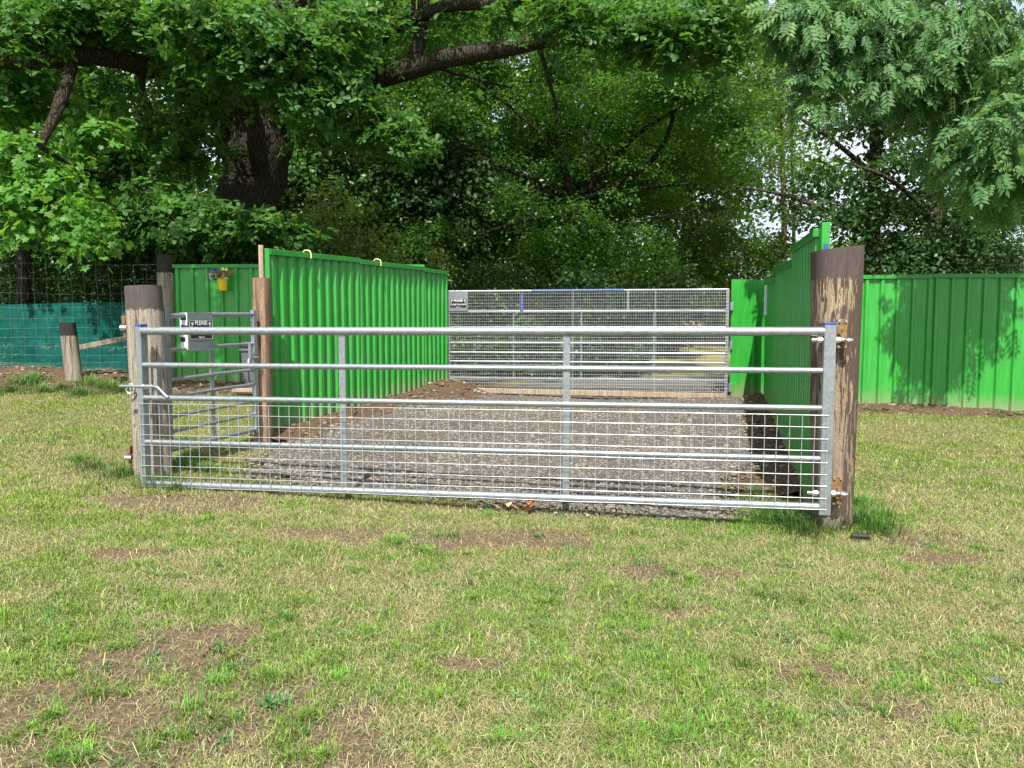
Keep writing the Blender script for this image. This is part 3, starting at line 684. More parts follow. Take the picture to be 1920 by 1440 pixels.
n = n2(RW(7), RW(8), (-1, 0)); m = MB(); c = np.array(RW(11.75)) + n * .05; m.box((c[0], c[1], 1.80), .02, .09, .46, None, .001); m.build('sticker', 'sticker', rf)
fence('corrugated_fence', 'narrow sunlit green panel joining the tall mesh gate to the right-hand fence', [((3.50, 12.32), (4.12, 12.5), 2.15, 2.15)], (0, -1), GF, cap=False, per=.2, crest=.035, phase=.19)
fence('corrugated_fence', 'shaded green panel behind the bin with the yellow flower pot hung on it', [((-5.27, 12.03), (-3.3, 12.0), 2.345, 2.35), ((-3.29, 12.0), (-1.35, 12.0), 2.34, 2.34)], (0, -1), GF, per=.23, crest=.045)
fence('corrugated_fence', 'bright green fence in sun to the right of the big brown gatepost', [((4.15, 11.75), (6.26, 11.55), 2.15, 2.16), ((6.27, 11.55), (8.4, 11.3), 2.17, 2.15), ((8.41, 11.3), (10.6, 11.1), 2.15, 2.12)], (0, -1), GF, per=.225, crest=.04)

# ------------------------------------------------------------------ wire fence and netting on the left
wf = empty('wire_fence', (-8, 12.0, .6), 'woven wire stock fence with square openings rising above the green netting', 'fence')
m = MB(); x0, x1 = -11.6, -5.42
def fy(x): return 12.05 - .03 * (x + 5.4)
topz = [2.36, 2.125, 1.90, 1.70, 1.53, 1.37, 1.22, 1.08, .95, .83, .72]
for k, z in enumerate(topz):
    m.tube([(x, fy(x), z + .012 * math.sin(x * 2.3 + k) - .008 * (x + 5.4) * (k < 3)) for x in np.linspace(x0, x1, 40)], .0015, 4, False)
x = x1 - .07
while x > x0:
    j = [R.normal(0, .008) for _ in topz]
    m.tube([(x + jj, fy(x), z - .008 * (x + 5.4) * (k < 3)) for k, (z, jj) in enumerate(zip(topz, j))], .0013, 4, False); x -= .2
m.build('woven_wire', 'galv', wf)
for X in (-8.7, -11.5):
    post_mb(X, X, 12.3, .3, 2.0, .06, .055, seg=12).build('fence_stake', 'wood_grey', wf, smooth=True)
xs_ = np.linspace(-11.6, -5.5, 90); zs_ = np.linspace(0, 1, 14)
X, T = np.meshgrid(xs_, zs_); Yn = 12.09 - .03 * (X + 5.4) + .03 * np.sin(X * 3 + T * 4) + .03 * (fbm(X * 2, T * 3, 3) - .5)
Zt = 1.76 + .02 * np.sin(X * 1.7); Zb = .45; Zn = Zb + (Zt - Zb) * T
V = np.stack([X, Yn, Zn], -1).reshape(-1, 3); i = (np.arange(89)[None, :] + 90 * np.arange(13)[:, None]); Q = np.stack([i, i + 1, i + 91, i + 90], -1).reshape(-1, 4)
V0 = np.array([-8.5, 12.1, .5]); o = link('debris_netting', quadmesh('debris_netting', V - V0, Q), 'net', None, V0)
tag(o, 'teal green debris netting stretched along the lower wire fence', 'netting')

# ------------------------------------------------------------------ bin, pot, litter
bx, by = -3.72, 11.35; bz = zgf(bx, by); bt = empty('wheelie_bin', (bx, by, bz), 'dark grey plastic bin standing against the shaded green panel', 'bin')
m = MB(); V = []; 
for (w, d, z) in ((.17, .17, .02), (.215, .21, .62), (.235, .23, .62), (.235, .23, .66)):
    V += [(bx - w, by - d, bz + z), (bx + w, by - d, bz + z), (bx + w, by + d, bz + z), (bx - w, by + d, bz + z)]
m.add(V, [(3, 2, 1, 0)] + [(4 * i + k, 4 * i + (k + 1) % 4, 4 * i + 4 + (k + 1) % 4, 4 * i + 4 + k) for i in range(3) for k in range(4)] + [(12, 13, 14, 15)])
b = m.build('body', 'grey', bt)
m = MB(); m.box((bx, by - .01, bz + .70), .49, .49, .06, None, .02); m.box((bx, by - .02, bz + .745), .40, .38, .03, None, .012); m.build('lid', 'grey', bt)
m = MB()
for sx in (-1, 1): m.box((bx + sx * .11, by - .205, bz + .36), .008, .012, .36, None, 0)
for sz in (.18, .54): m.box((bx, by - .205, bz + sz), .228, .012, .008, None, 0)
m.build('front_moulding', 'black', b)
for sx in (-1, 1):
    m = MB(); m.tube([(bx + sx * .15 - .025, by + .17, bz + .06), (bx + sx * .15 + .025, by + .17, bz + .06)], .06, 14); m.build('wheel', 'black', bt, smooth=True)
a = at(437, 731, 10.9); b_ = at(478, 732, 10.9); a[2] = max(a[2], zgf(a[0], a[1]) + .02); m = MB(); m.bar(a, b_ + np.array([.15, 0, 0]), .12, .05, bev=.004)
tag(m.build('wooden_board', 'wood_pale', None, a), 'short pale board propped in front of the grey bin', 'board')
pc = at(418, 545, 11.86); pt = empty('flower_pot', pc, 'yellow flower pot of pink, white and violet flowers hung on the shaded green panel', 'flower pot')
m = MB(); m.lathe(pc, [(.001, 0), (.058, 0), (.062, .01), (.08, .175), (.088, .178), (.088, .195), (.076, .195), (.074, .18)], 22, False); m.build('pot', 'yellow', pt, smooth=True)
m = MB(); m.lathe(pc, [(.074, .17), (.001, .18)], 16, False); m.build('compost', 'soilpot', pt)
m = MB(); m.tube([(pc[0], pc[1] + .085, pc[2] + .17), (pc[0], pc[1] + .12, pc[2] + .24), (pc[0], pc[1] + .13, pc[2] + .28)], .006, 6); m.build('hanger', 'bolt', pt)
fcol = [(-.15, .29, 1), (-.10, .31, 1), (-.07, .30, 1), (-.16, .25, 0), (-.12, .255, 0), (-.05, .25, 0), (-.03, .27, 3), (-.07, .22, 2), (.04, .26, 0), (.06, .24, 0), (.03, .33, 5), (.09, .32, 5), (.12, .30, 3), (.14, .27, 0), (.155, .26, 3), (.03, .21, 2), (.06, .19, 2), (.08, .20, 2), (-.17, .20, 4), (-.14, .19, 4)]
for (dx, dz, c) in fcol:
    c0 = pc + np.array([dx, -.06 + R.uniform(-.03, .03), dz]); m = MB(); k = 5; r = .028
    for q in range(k):
        a = q * 2 * math.pi / k + R.random(); u = np.array([math.cos(a), -.25, math.sin(a)]); v = np.array([-math.sin(a), 0, math.cos(a)])
        m.add([c0, c0 + u * r * .6 + v * r * .45, c0 + u * r * 1.1 + np.array([0, -.008, 0]), c0 + u * r * .6 - v * r * .45], [(0, 1, 2, 3)])
    m.lathe(c0 + np.array([0, -.004, -.005]), [(.001, 0), (.008, .005), (.001, .01)], 6, False)
    m.build('flower', FL[c], pt)
N = 130; P = np.stack([pc[0] + R.normal(0, .08, N), pc[1] - .03 + R.normal(0, .035, N), pc[2] + .18 + np.abs(R.normal(0, .05, N))], -1)
# fallen things on the grass
def scrap(name, mat, px, py, label, cat, n=4, s=.06):
    c = gpt(px, py); m = MB()
    for q in range(n):
        a = R.uniform(0, 6.28); u = np.array([math.cos(a), math.sin(a), .15]); v = np.array([-math.sin(a), math.cos(a), 0]); o = c + np.array([R.normal(0, s * .4), R.normal(0, s * .3), .035 + .008 * q])
        m.add([o, o + u * s * .4 + v * s * .3 + (0, 0, .012), o + u * s + (0, 0, .03), o + u * s * .4 - v * s * .3 + (0, 0, .02), o + u * s * .45], [(0, 4, 1), (1, 4, 2), (2, 4, 3), (3, 4, 0)])
    return tag(m.build(name, mat, None, c), label, cat)
scrap('dead_leaves', 'dead', 987, 968, 'orange dead leaves on the grass in front of the gate brace', 'leaf', 6, .07)
scrap('dead_leaves', M['cream'], 946, 964, 'pale yellowish dead leaves on the grass left of the orange ones', 'leaf', 3, .055)
c = gpt(1612, 1014); m = MB(); m.tube([c + (-.05, .02, .03), c + (.05, -.01, .03)], .02, 10); m.tube([c + (.045, -.009, .03), c + (.055, -.011, .03)], .025, 10)
tag(m.build('pipe_offcut', 'black', None, c, True), 'short black plastic pipe piece in the grass at the foot of the big gatepost', 'pipe')
c = gpt(1866, 1280); m = MB(); m.box(c + (0, 0, .012), .07, .04, .006, Matrix.Rotation(.3, 4, 'Z') @ Matrix.Rotation(.15, 4, 'X'), .003)
tag(m.build('litter_scrap', 'grey', None, c), 'small grey scrap lying in the grass at the far right', 'litter')

# ------------------------------------------------------------------ leaves and trees
def tmpl(half, fold=.12):
    """half outline (x,y) from base to tip -> folded leaf of two faces"""
    k = len(half); V = [(0, 0, 0)] + [(x, y, abs(x) * fold) for x, y in half] + [(0, 1, 0)] + [(-x, y, abs(x) * fold) for x, y in half]
    return np.array(V, float), [tuple([0] + list(range(1, k + 2)))[::-1], tuple([0] + list(range(k + 2, 2 * k + 2)) + [k + 1]) if False else tuple([0] + [k + 2 + i for i in range(k)] + [k + 1])]
T_OAK = tmpl([(.10, .18), (.20, .32), (.14, .42), (.27, .60), (.19, .70), (.24, .86)])
T_OVAL = tmpl([(.24, .28), (.30, .58), (.16, .84)])
T_SMALL = tmpl([(.30, .45)])
T_MAPLE = tmpl([(.22, -.12), (.50, .12), (.30, .30), (.56, .62), (.22, .60)])
def ash_t():
    V = []; Fc = []
    for y, sgn in [(y, sg) for y in (.22, .38, .54, .70) for sg in (-1, 1)] + [(.80, 0)]:
        b = len(V); d = np.array([sgn * .85, .55, -.12]) if sgn else np.array([0, 1, -.25]); d /= np.linalg.norm(d); l = .34 if sgn else .30; s = np.cross(d, (0, 0, 1)); s /= np.linalg.norm(s)
        o = np.array([0, y, -.18 * y * y])
        V += [o, o + d * l * .4 + s * l * .215 + (0, 0, .015), o + d * l + (0, 0, -.03), o + d * l * .4 - s * l * .215 + (0, 0, .015)]
        Fc += [(b, b + 1, b + 2, b + 3)]
    b = len(V); V += [(-.008, 0, 0), (.008, 0, 0), (.005, .8, -.115), (-.005, .8, -.115)]; Fc += [(b, b + 1, b + 2, b + 3)]
    return np.array(V, float), Fc
T_ASH = ash_t()
def nrmz(a): return a / np.maximum(np.linalg.norm(a, axis=-1, keepdims=True), 1e-9)
def leaf_arrays(P, D, N, Ls, T, tint):
    V, Fc = T; D = nrmz(D); S_ = nrmz(np.cross(D, N)); N = np.cross(S_, D); n = len(P); k = len(V)
    W = P[:, None, :] + Ls[:, None, None] * (V[None, :, 0:1] * S_[:, None] + V[None, :, 1:2] * D[:, None] + V[None, :, 2:3] * N[:, None])
    lo = np.concatenate([np.array(f) for f in Fc]); tot = np.array([len(f) for f in Fc]); st = np.concatenate([[0], np.cumsum(tot)[:-1]])
    Lp = (lo[None] + k * np.arange(n)[:, None]).reshape(-1); St = (st[None] + len(lo) * np.arange(n)[:, None]).reshape(-1)
    return W.reshape(-1, 3), Lp, St, np.repeat(tint, k)
SPRAYS = []
def foliage(clumps, T, Ln, sr, per, kind='flat', droop=.3, upw=.9, shell=.5):
    """clumps of (centre, radii, sprays): twig sprays spread through each clump, each spray a fan of single leaves"""
    out = []
    for (c, r, ns) in clumps:
        c = np.array(c, float); r = np.array(r, float); ns = max(1, int(ns))
        u = nrmz(R.standard_normal((ns, 3))); rad = R.random((ns, 1)) ** shell
        rad = rad * (.8 + .4 * R.random((ns, 1)))
        P = c + u * rad * r
        n = nrmz(np.array([0, 0, upw]) + u * np.array([.55, .55, .3]) + .28 * R.standard_normal((ns, 3)))
        t1 = nrmz(np.cross(n, R.standard_normal((ns, 3)))); t2 = np.cross(n, t1)
        stint = np.clip(R.normal(.42, .16, ns), 0, 1)
        SPRAYS.append((c, P))
        if kind == 'rosette':
            kr = max(2, per // 7); th = R.uniform(0, 6.283, (ns, kr)); rr = sr * np.sqrt(R.random((ns, kr)))
            C = P[:, None] + rr[..., None] * (np.cos(th)[..., None] * t1[:, None] + np.sin(th)[..., None] * t2[:, None]) + n[:, None] * R.normal(0, .05, (ns, kr, 1)) - np.array([0, 0, 1]) * (rr[..., None] ** 2) * droop
            rn = nrmz(n[:, None] + .35 * R.standard_normal((ns, kr, 3))); a1 = nrmz(np.cross(rn, R.standard_normal((ns, kr, 3)))); a2 = np.cross(rn, a1)
            ph = (np.arange(7) * 2.4)[None, None] + R.uniform(0, 6.28, (ns, kr, 1)) + R.normal(0, .25, (ns, kr, 7))
            D = np.cos(ph)[..., None] * a1[:, :, None] + np.sin(ph)[..., None] * a2[:, :, None] + .35 * rn[:, :, None] * R.normal(.2, .8, (ns, kr, 7, 1)) - np.array([0, 0, .18])
            B = C[:, :, None] + nrmz(D) * .012 + R.normal(0, .008, (ns, kr, 7, 3)); NN = rn[:, :, None] + .4 * R.standard_normal((ns, kr, 7, 3))
            tt = np.clip(stint[:, None, None] + R.normal(0, .10, (ns, kr, 1)) + R.normal(0, .12, (ns, kr, 7)), 0, 1)
        else:
            th = R.uniform(0, 6.283, (ns, per)); rr = sr * np.sqrt(R.random((ns, per)))
            e = np.cos(th)[..., None] * t1[:, None] + np.sin(th)[..., None] * t2[:, None]
            B = P[:, None] + rr[..., None] * e + n[:, None] * R.normal(0, .03 + .12 * sr, (ns, per, 1)) - np.array([0, 0, 1]) * (rr[..., None] ** 2) * droop
            D = e + .5 * R.standard_normal((ns, per, 3)) - np.array([0, 0, droop])
            NN = n[:, None] + .38 * R.standard_normal((ns, per, 3))
            tt = np.clip(stint[:, None] + R.normal(0, .15, (ns, per)), 0, 1)
        B = B.reshape(-1, 3); D = D.reshape(-1, 3); NN = NN.reshape(-1, 3); tt = tt.reshape(-1)
        out.append(leaf_arrays(B, D, NN, Ln * R.uniform(.5, 1.25, len(B)), T, tt))
    return merge(out)
def build_crown(name, arr, mat, parent):
    V, L, s, t = arr; me = arrmesh(name, V - rootloc(parent), L, s, None, [('tint', 'FLOAT', t)]); return link(name, me, mat, parent)
def wiggle(a, b, n, amp, sag=0):
    a = np.array(a, float); b = np.array(b, float); ln = np.linalg.norm(b - a); p = []
    o1 = R.standard_normal(3) * amp * ln; o2 = R.standard_normal(3) * amp * ln * .6
    for i in range(n + 1):
        t = i / n; p.append(a + (b - a) * t + o1 * math.sin(math.pi * t) + o2 * math.sin(2 * math.pi * t) + np.array([0, 0, sag * ln * math.sin(math.pi * t)]))
    return p
def tree(name, label, cat, base, limbs, clumps, T, Ln, sr, per, leafm, barkm, kind='flat', group=None, twig=.35, rtw=.012, lift=.0, segs=8, connect=True, parts=('trunk', 'crown'), **kw):
    rt = empty(name, base, label, cat, group); m = MB(); nodes = []
    for lb in limbs:
        pts = [np.array(p[:3], float) for p in lb]; rs = [p[3] for p in lb]; P2 = []; R2 = []
        for i in range(len(pts) - 1):
            k = max(2, int(np.linalg.norm(pts[i + 1] - pts[i]) / .35))
            for j in range(k):
                t = j / k; P2.append(pts[i] * (1 - t) + pts[i + 1] * t); R2.append(rs[i] * (1 - t) + rs[i + 1] * t)
        P2.append(pts[-1]); R2.append(rs[-1])
        A = np.array(P2)
        for _ in range(2): A[1:-1] = (A[:-2] + 2 * A[1:-1] + A[2:]) / 4
        A[1:-1] += R.normal(0, 1, A[1:-1].shape) * np.array(R2[1:-1])[:, None] * .13
        m.tube(list(A), R2, 14 if R2[0] > .2 else segs, True, .07)
        nodes += [(a, r) for a, r in zip(A, R2)]
    SPRAYS.clear()
    arr = foliage(clumps, T, Ln, sr, per, kind, **kw)
    if connect:
        order = sorted(SPRAYS, key=lambda q: min(np.linalg.norm(q[0] - nd[0]) for nd in nodes))
        for c, P in order:
            d = [np.linalg.norm(c - nd[0]) + (1.5 if nd[0][2] > c[2] + .8 else 0) for nd in nodes]; i = int(np.argmin(d)); a, ra = nodes[i]
            ln = np.linalg.norm(c - a)
            if ln > .15:
                r0 = min(ra * .7, .012 + .016 * ln); pts = wiggle(a, c, 6, .07, lift); rr = [r0 + (max(r0 * .4, .008) - r0) * t for t in np.linspace(0, 1, 7)]
                m.tube(pts, rr, 6); nodes += [(p, r) for p, r in zip(pts[2:], rr[2:])]
            for q in P:
                if R.random() < twig: m.tube(wiggle(c, q, 3, .10), [rtw, rtw * .75, rtw * .55, rtw * .35], 4, False)
    m.build(parts[0], barkm, rt, smooth=True, angle=70)
    build_crown(parts[1], arr, leafm, rt); return rt
def PX(px, py, Y, rx, ry, n, rd=None):
    k = Y / F; return (at(px, py, Y), (rx * k, (rd if rd else max(rx, ry) * k * .9), ry * k), n)
def LB(*pts): return [(*at(px, py, Y), r * Y / F) for px, py, Y, r in pts]

# --- foliage of the flower pot
D = nrmz(R.standard_normal((N, 3)) + np.array([0, -.5, .2])); arr = leaf_arrays(P, D, D[:, [2, 0, 1]] + np.array([0, -.5, .6]), R.uniform(.03, .06, N), T_OVAL, R.uniform(.2, .8, N)); build_crown('foliage', arr, 'oak_leaf', pt)

# --- the old oak on the left
ob = at(478, 600, 15.2); ob[2] = zgf(ob[0], ob[1])
limbs = [LB((478, 640, 15.2, 72), (474, 500, 15.2, 56), (468, 380, 15.2, 53), (474, 290, 15.2, 58), (490, 225, 15.1, 62), (500, 150, 15, 55), (520, 60, 14.8, 48), (560, -80, 14.5, 40), (600, -260, 14.5, 28)),
         LB((450, 260, 15.1, 40), (420, 205, 14.8, 34), (380, 165, 14.2, 26), (300, 132, 13.5, 20), (220, 112, 12.9, 19), (135, 100, 12.4, 17), (40, 118, 12.1, 14), (-120, 110, 12, 10)),
         LB((135, 105, 12.4, 13), (128, 170, 12.1, 12), (98, 220, 11.8, 10), (75, 275, 11.6, 7)),
         LB((265, 130, 13.2, 7), (266, 160, 13.1, 6), (268, 185, 13.1, 2)),
         LB((420, 200, 14.8, 30), (385, 100, 14.6, 26), (370, 0, 14.4, 22), (350, -150, 14, 16)),
         LB((520, 215, 15, 36), (600, 185, 14.7, 26), (690, 152, 14.3, 21), (760, 130, 14, 19), (830, 112, 13.7, 17), (900, 98, 13.5, 16), (990, 84, 13.2, 15), (1065, 68, 13, 14), (1160, 40, 12.8, 10), (1280, 20, 12.5, 7)),
         LB((772, 128, 14, 14), (786, 85, 14, 13), (798, 40, 14, 12), (790, -60, 14, 10)),
         LB((785, 60, 14, 6), (770, 25, 14, 5), (778, -20, 14, 4)),
         LB((640, 120, 14.4, 9), (800, 12, 13.8, 11), (900, 8, 13.6, 11), (990, 6, 13.4, 9), (1100, -30, 13.2, 6)),
         LB((1010, 85, 13.2, 5), (1030, 150, 13.4, 4), (1045, 210, 13.6, 3)),
         LB((800, 122, 14, 4), (880, 145, 14.2, 3), (960, 165, 14.4, 2))]
cl = [PX(*a) for a in (
    (60, 50, 12.2, 110, 60, 80), (190, 25, 12.5, 120, 50, 80), (330, 30, 12.2, 100, 50, 70), (460, 60, 12.2, 110, 60, 90), (570, 80, 12.5, 90, 55, 70), (650, 40, 13, 80, 45, 50),
    (30, 175, 12.6, 50, 36, 30), (190, 45, 12.6, 80, 30, 40), (230, 165, 13.9, 50, 25, 16), (360, 170, 13.2, 65, 45, 36), (430, 125, 12.4, 80, 36, 40), (560, 165, 12.6, 85, 45, 48), (650, 175, 13.2, 90, 45, 46), (720, 235, 13.2, 60, 35, 36), (765, 265, 13.2, 40, 28, 22),
    (600, 235, 14.2, 60, 40, 22), (310, 250, 13.8, 55, 40, 24), (345, 300, 13.6, 50, 36, 22), (370, 250, 13.4, 40, 34, 18), (300, 385, 13.2, 95, 42, 54), (395, 412, 12.9, 110, 36, 56), (470, 432, 12.9, 85, 30, 40), (230, 410, 13.4, 70, 40, 34), (545, 430, 13.2, 50, 24, 16), (345, 445, 13, 80, 22, 22),
    (1060, 20, 12.4, 70, 35, 40), (1110, 60, 12.4, 55, 30, 26), (1180, 50, 12.2, 85, 45, 40), (1290, 65, 12.2, 90, 42, 38), (1350, 20, 12.2, 80, 40, 40), (1370, 85, 12.3, 40, 25, 16), (1230, 100, 12.4, 50, 22, 14), (960, 30, 13.6, 60, 30, 14), (850, 40, 14, 60, 35, 14), (740, 40, 14, 50, 40, 14), (700, 110, 14, 40, 30, 12))]
for px in range(-250, 1500, 150):                  # the crown above the frame
    cl.append(PX(px + R.uniform(-40, 40), -110 + R.uniform(-30, 20), 13.2, 130, 70, 22)); cl.append(PX(px, -280, 13.8, 150, 90, 26)); cl.append(PX(px + 60, -250, 16, 150, 90, 22))
for x in np.arange(-5.6, -3.1, .5):  # unseen boughs added out of frame to shade the flower pot panel
    for yy, zz in ((7.8, 6.0), (7.7, 6.9), (8.4, 6.6)): cl.append(((x + R.uniform(-.2, .2), yy, zz + R.uniform(-.15, .25)), (.5, .45, .4), 13))
limbs.append([(*at(400, 150, 14.6)[:3], .26), (-5.0, 12.8, 7.9, .18), (-4.6, 10.5, 7.5, .12), (-4.4, 8.6, 7.0, .07), (-4.3, 7.6, 6.6, .03)])  # added limb that carries those unseen shading boughs
tree('oak_tree', 'huge old oak with thick dark trunk and a long low limb reaching over the drive', 'tree', ob, limbs, cl, T_OAK, .125, .42, 42, 'oak_leaf', 'oak_bark', kind='rosette', droop=.5)
# --- bright sycamore at the left edge
b = at(40, 640, 13.6); b[2] = zgf(b[0], b[1])
limbs = [LB((40, 660, 13.6, 14), (45, 450, 13.6, 11), (30, 250, 13.6, 9), (20, 50, 13.6, 6))]
cl = [PX(*a) for a in ((40, 290, 12.0, 55, 40, 26), (95, 350, 11.9, 65, 36, 30), (30, 380, 12.0, 55, 40, 26), (150, 400, 11.8, 40, 24, 14), (60, 430, 11.9, 50, 16, 10), (170, 450, 11.7, 38, 16, 12), (190, 240, 12.6, 45, 18, 12), (165, 245, 12.6, 40, 22, 10), (150, 290, 12.4, 35, 18, 8), (-60, 350, 12.2, 70, 70, 30), (-80, 200, 12.5, 80, 60, 26), (10, 220, 12.8, 40, 30, 12), (160, 220, 13, 40, 20, 8))]
tree('sycamore_tree', 'bright lime-leaved sycamore hanging over the wire fence at the left edge', 'tree', b, limbs, cl, T_MAPLE, .125, .36, 22, 'syc_leaf', 'bark', droop=.5)
# --- ash at the right
b = (9.6, 13.2, zgf(9.6, 13.2))
limbs = [[(9.6, 13.2, 0, .32), (9.5, 13.1, 3, .26), (9.4, 12.9, 6, .22), (9.2, 12.8, 9, .12)],
         [(9.45, 13, 4.6, .12), (8.2, 11.5, 5.3, .08), (7.0, 10.9, 5.6, .055), (5.8, 10.6, 5.6, .035), (4.4, 10.6, 5.8, .02)],
         [(9.5, 13.1, 3.0, .09), (8.4, 11.4, 3.7, .06), (7.2, 10.1, 3.5, .035), (6.2, 9.5, 3.1, .015)]]
cl = [PX(*a) for a in ((1500, 25, 10.6, 45, 40, 26), (1560, 60, 10.6, 60, 50, 42), (1530, 150, 10.7, 45, 45, 24), (1640, 30, 10.5, 70, 40, 46), (1740, 70, 10.4, 85, 55, 62), (1840, 60, 10.6, 60, 50, 34), (1700, 140, 10.4, 60, 36, 30), (1745, 180, 10.8, 40, 26, 18), (1800, 140, 10.8, 45, 40, 22), (1900, 130, 10, 40, 50, 20), (1600, 110, 10.6, 40, 30, 14),
      (1880, 220, 9.7, 45, 36, 24), (1840, 225, 10.8, 40, 30, 18), (1805, 290, 10.7, 45, 36, 26), (1880, 310, 9.8, 60, 50, 36), (1890, 365, 10.7, 45, 34, 20), (1960, 270, 10, 70, 70, 36), (1960, 120, 10.2, 60, 70, 30),
      (1520, -50, 10.6, 90, 50, 26), (1680, -60, 10.6, 100, 50, 34), (1850, -60, 10.4, 100, 60, 30), (2050, 0, 10.5, 100, 120, 40))]
tree('ash_tree', 'feathery grey-green ash branches hanging in the sun at the upper right', 'tree', b, limbs, cl, T_ASH, .30, .28, 9, 'ash_leaf', 'bark', droop=1.0, upw=.75, rtw=.008)
# --- field maple behind the mesh gate
b = at(1085, 560, 20); b[2] = zgf(b[0], b[1])
limbs = [LB((1088, 600, 20, 26), (1086, 470, 20, 22), (1080, 372, 20, 20)),
         LB((1078, 380, 20, 14), (1062, 340, 20, 12), (1050, 290, 20, 10), (1044, 200, 20, 8), (1035, 110, 20, 6), (1015, 40, 20, 4)),
         LB((1085, 375, 20, 15), (1110, 345, 19.9, 14), (1140, 310, 19.8, 12), (1180, 262, 19.6, 9), (1235, 222, 19.5, 6), (1320, 180, 19.3, 3)),
         LB((1090, 380, 20, 10), (1160, 345, 19.6, 8), (1205, 320, 19.4, 9), (1245, 280, 19.2, 8), (1262, 225, 19, 6), (1275, 150, 19, 3)),
         LB((1072, 378, 20, 10), (1030, 345, 19.6, 8), (970, 330, 19.3, 7), (900, 290, 19, 5), (820, 262, 18.8, 3)),
         LB((1070, 385, 20, 9), (1010, 355, 19.2, 8), (950, 352, 19, 7), (880, 372, 18.8, 4)),
         LB((1074, 400, 20, 9), (1020, 405, 19.3, 8), (970, 415, 19, 6), (900, 440, 18.8, 3)),
         LB((1095, 400, 20, 8), (1200, 350, 19.3, 6), (1290, 345, 19, 4)), LB((1120, 335, 19.9, 7), (1090, 270, 20, 5), (1115, 200, 20, 3)), LB((1050, 290, 20, 6), (990, 225, 19.8, 5), (930, 180, 19.5, 3)),
         LB((1100, 420, 20, 6), (1215, 410, 19.5, 4), (1300, 395, 19.3, 2))]
limbs = [[(x, y, z, r * (.62 if i else .8)) for x, y, z, r in lb] for i, lb in enumerate(limbs)]
cl = [PX(px, py, 19.0, 34, 16, 16) for px, py in ((1060, 440), (1110, 425), (1085, 480), (1130, 470), (1040, 500), (1100, 520), (1150, 510), (1070, 395), (1020, 470))]
cl += [PX(px, py, 19.2, 30, 12, 8) for px, py in ((1010, 330), (960, 300), (1070, 290), (1120, 270), (1165, 310), (1210, 270), (1040, 240), (1140, 220), (1250, 250), (930, 350), (1230, 330), (1000, 385), (1160, 370))]
cl += [PX(R.uniform(880, 1320), R.uniform(-110, 30), R.uniform(16.4, 17.6), 80, 30, 16) for _ in range(4)]  # extra clumps added high in front to keep sun off the boughs
for k in range(185):
    px = R.uniform(720, 1420); py = R.uniform(20, 520)
    if px > 1240 and py > 380 and px < 1360 and not (py > 490 and px < 1290): continue
    if px > 1330 and py > 330: continue
    fan = abs(px - 1090) < 210 and 200 < py < 420 and abs(px - 1090) < 60 + (430 - py) * 1.2
    if fan and R.random() < .35: continue
    Y = R.uniform(20.6, 23) if fan else R.uniform(18.0, 22.5); cl.append(PX(px, py, Y, R.uniform(40, 75), R.uniform(16, 30), 30))
for k in range(18): cl.append(PX(R.uniform(700, 1420), R.uniform(-330, -20), R.uniform(19, 22), 80, 40, 22))
tree('field_maple', 'spreading field maple with fanned dark boughs behind the tall mesh gate', 'tree', b, limbs, cl, T_SMALL, .105, .5, 30, 'maple_leaf', 'dark_bark', droop=.25, segs=7, rtw=.01)
# --- two dark trees behind the right-hand fence
for (px, Y, r, nm, lab, sd) in ((1755, 16.0, 15, 'dark_tree', 'dark tree with a straight black trunk behind the bright green fence, nearer the ash', 0), (1640, 17.5, 13, 'dark_tree', 'dark leaning tree with low spreading boughs just behind the big brown gatepost', 1)):
    b = at(px, 640, Y); b[2] = zgf(b[0], b[1])
    limbs = [LB((px, 680, Y, r * 1.3), (px - 4, 500, Y, r), (px - 2, 350, Y, r * .9), (px + 6, 200, Y, r * .7), (px + 10, 20, Y, r * .5), (px + 15, -200, Y, r * .2))]
    if sd == 0: limbs += [LB((px, 420, Y, 6), (px - 80, 330, Y - .5, 4), (px - 190, 300, Y - .8, 2)), LB((px, 440, Y, 6), (px + 80, 400, Y - .5, 4), (px + 200, 430, Y - .6, 2)), LB((px, 500, Y, 5), (px + 90, 440, Y - .5, 4), (px + 190, 505, Y - .6, 2))]
    else: limbs += [LB((px + 60, 480, Y - .3, 7), (px - 30, 435, Y - .8, 6), (px - 90, 392, Y - 1, 5), (px - 180, 360, Y - 1, 3), (px - 260, 350, Y - 1, 1.5)), LB((px, 330, Y, 6), (px - 80, 260, Y, 4), (px - 160, 210, Y, 2)), LB((px, 400, Y, 5), (px + 70, 330, Y, 3)), LB((px - 20, 300, Y, 4), (px + 80, 200, Y, 2))]
    cl = []
    for k in range(34 if sd == 0 else 40):
        cx = px + R.normal(0, 100 if sd == 0 else 110); cy = R.uniform(170, 400) if k % 3 else R.uniform(-60, 220)
        cl.append(PX(cx, cy, Y + R.uniform(-1.3, 1.3), R.uniform(35, 65), R.uniform(12, 22), 12))
    for k in range(18): cl.append(PX(px + 30 + R.normal(0, 110), R.uniform(370, 520), Y + R.uniform(0, 2), 55, 25, 12))
    for k in range(14): cl.append(PX(px + R.normal(0, 110), R.uniform(-330, -60), Y + R.uniform(-1.5, 1.5), 80, 35, 14))
    tree(nm, lab, 'tree', b, limbs, cl, T_OVAL, .12, .45, 24, 'dark_leaf', 'bark', droop=.3, segs=7, rtw=.009, group='dark trees behind the right fence')
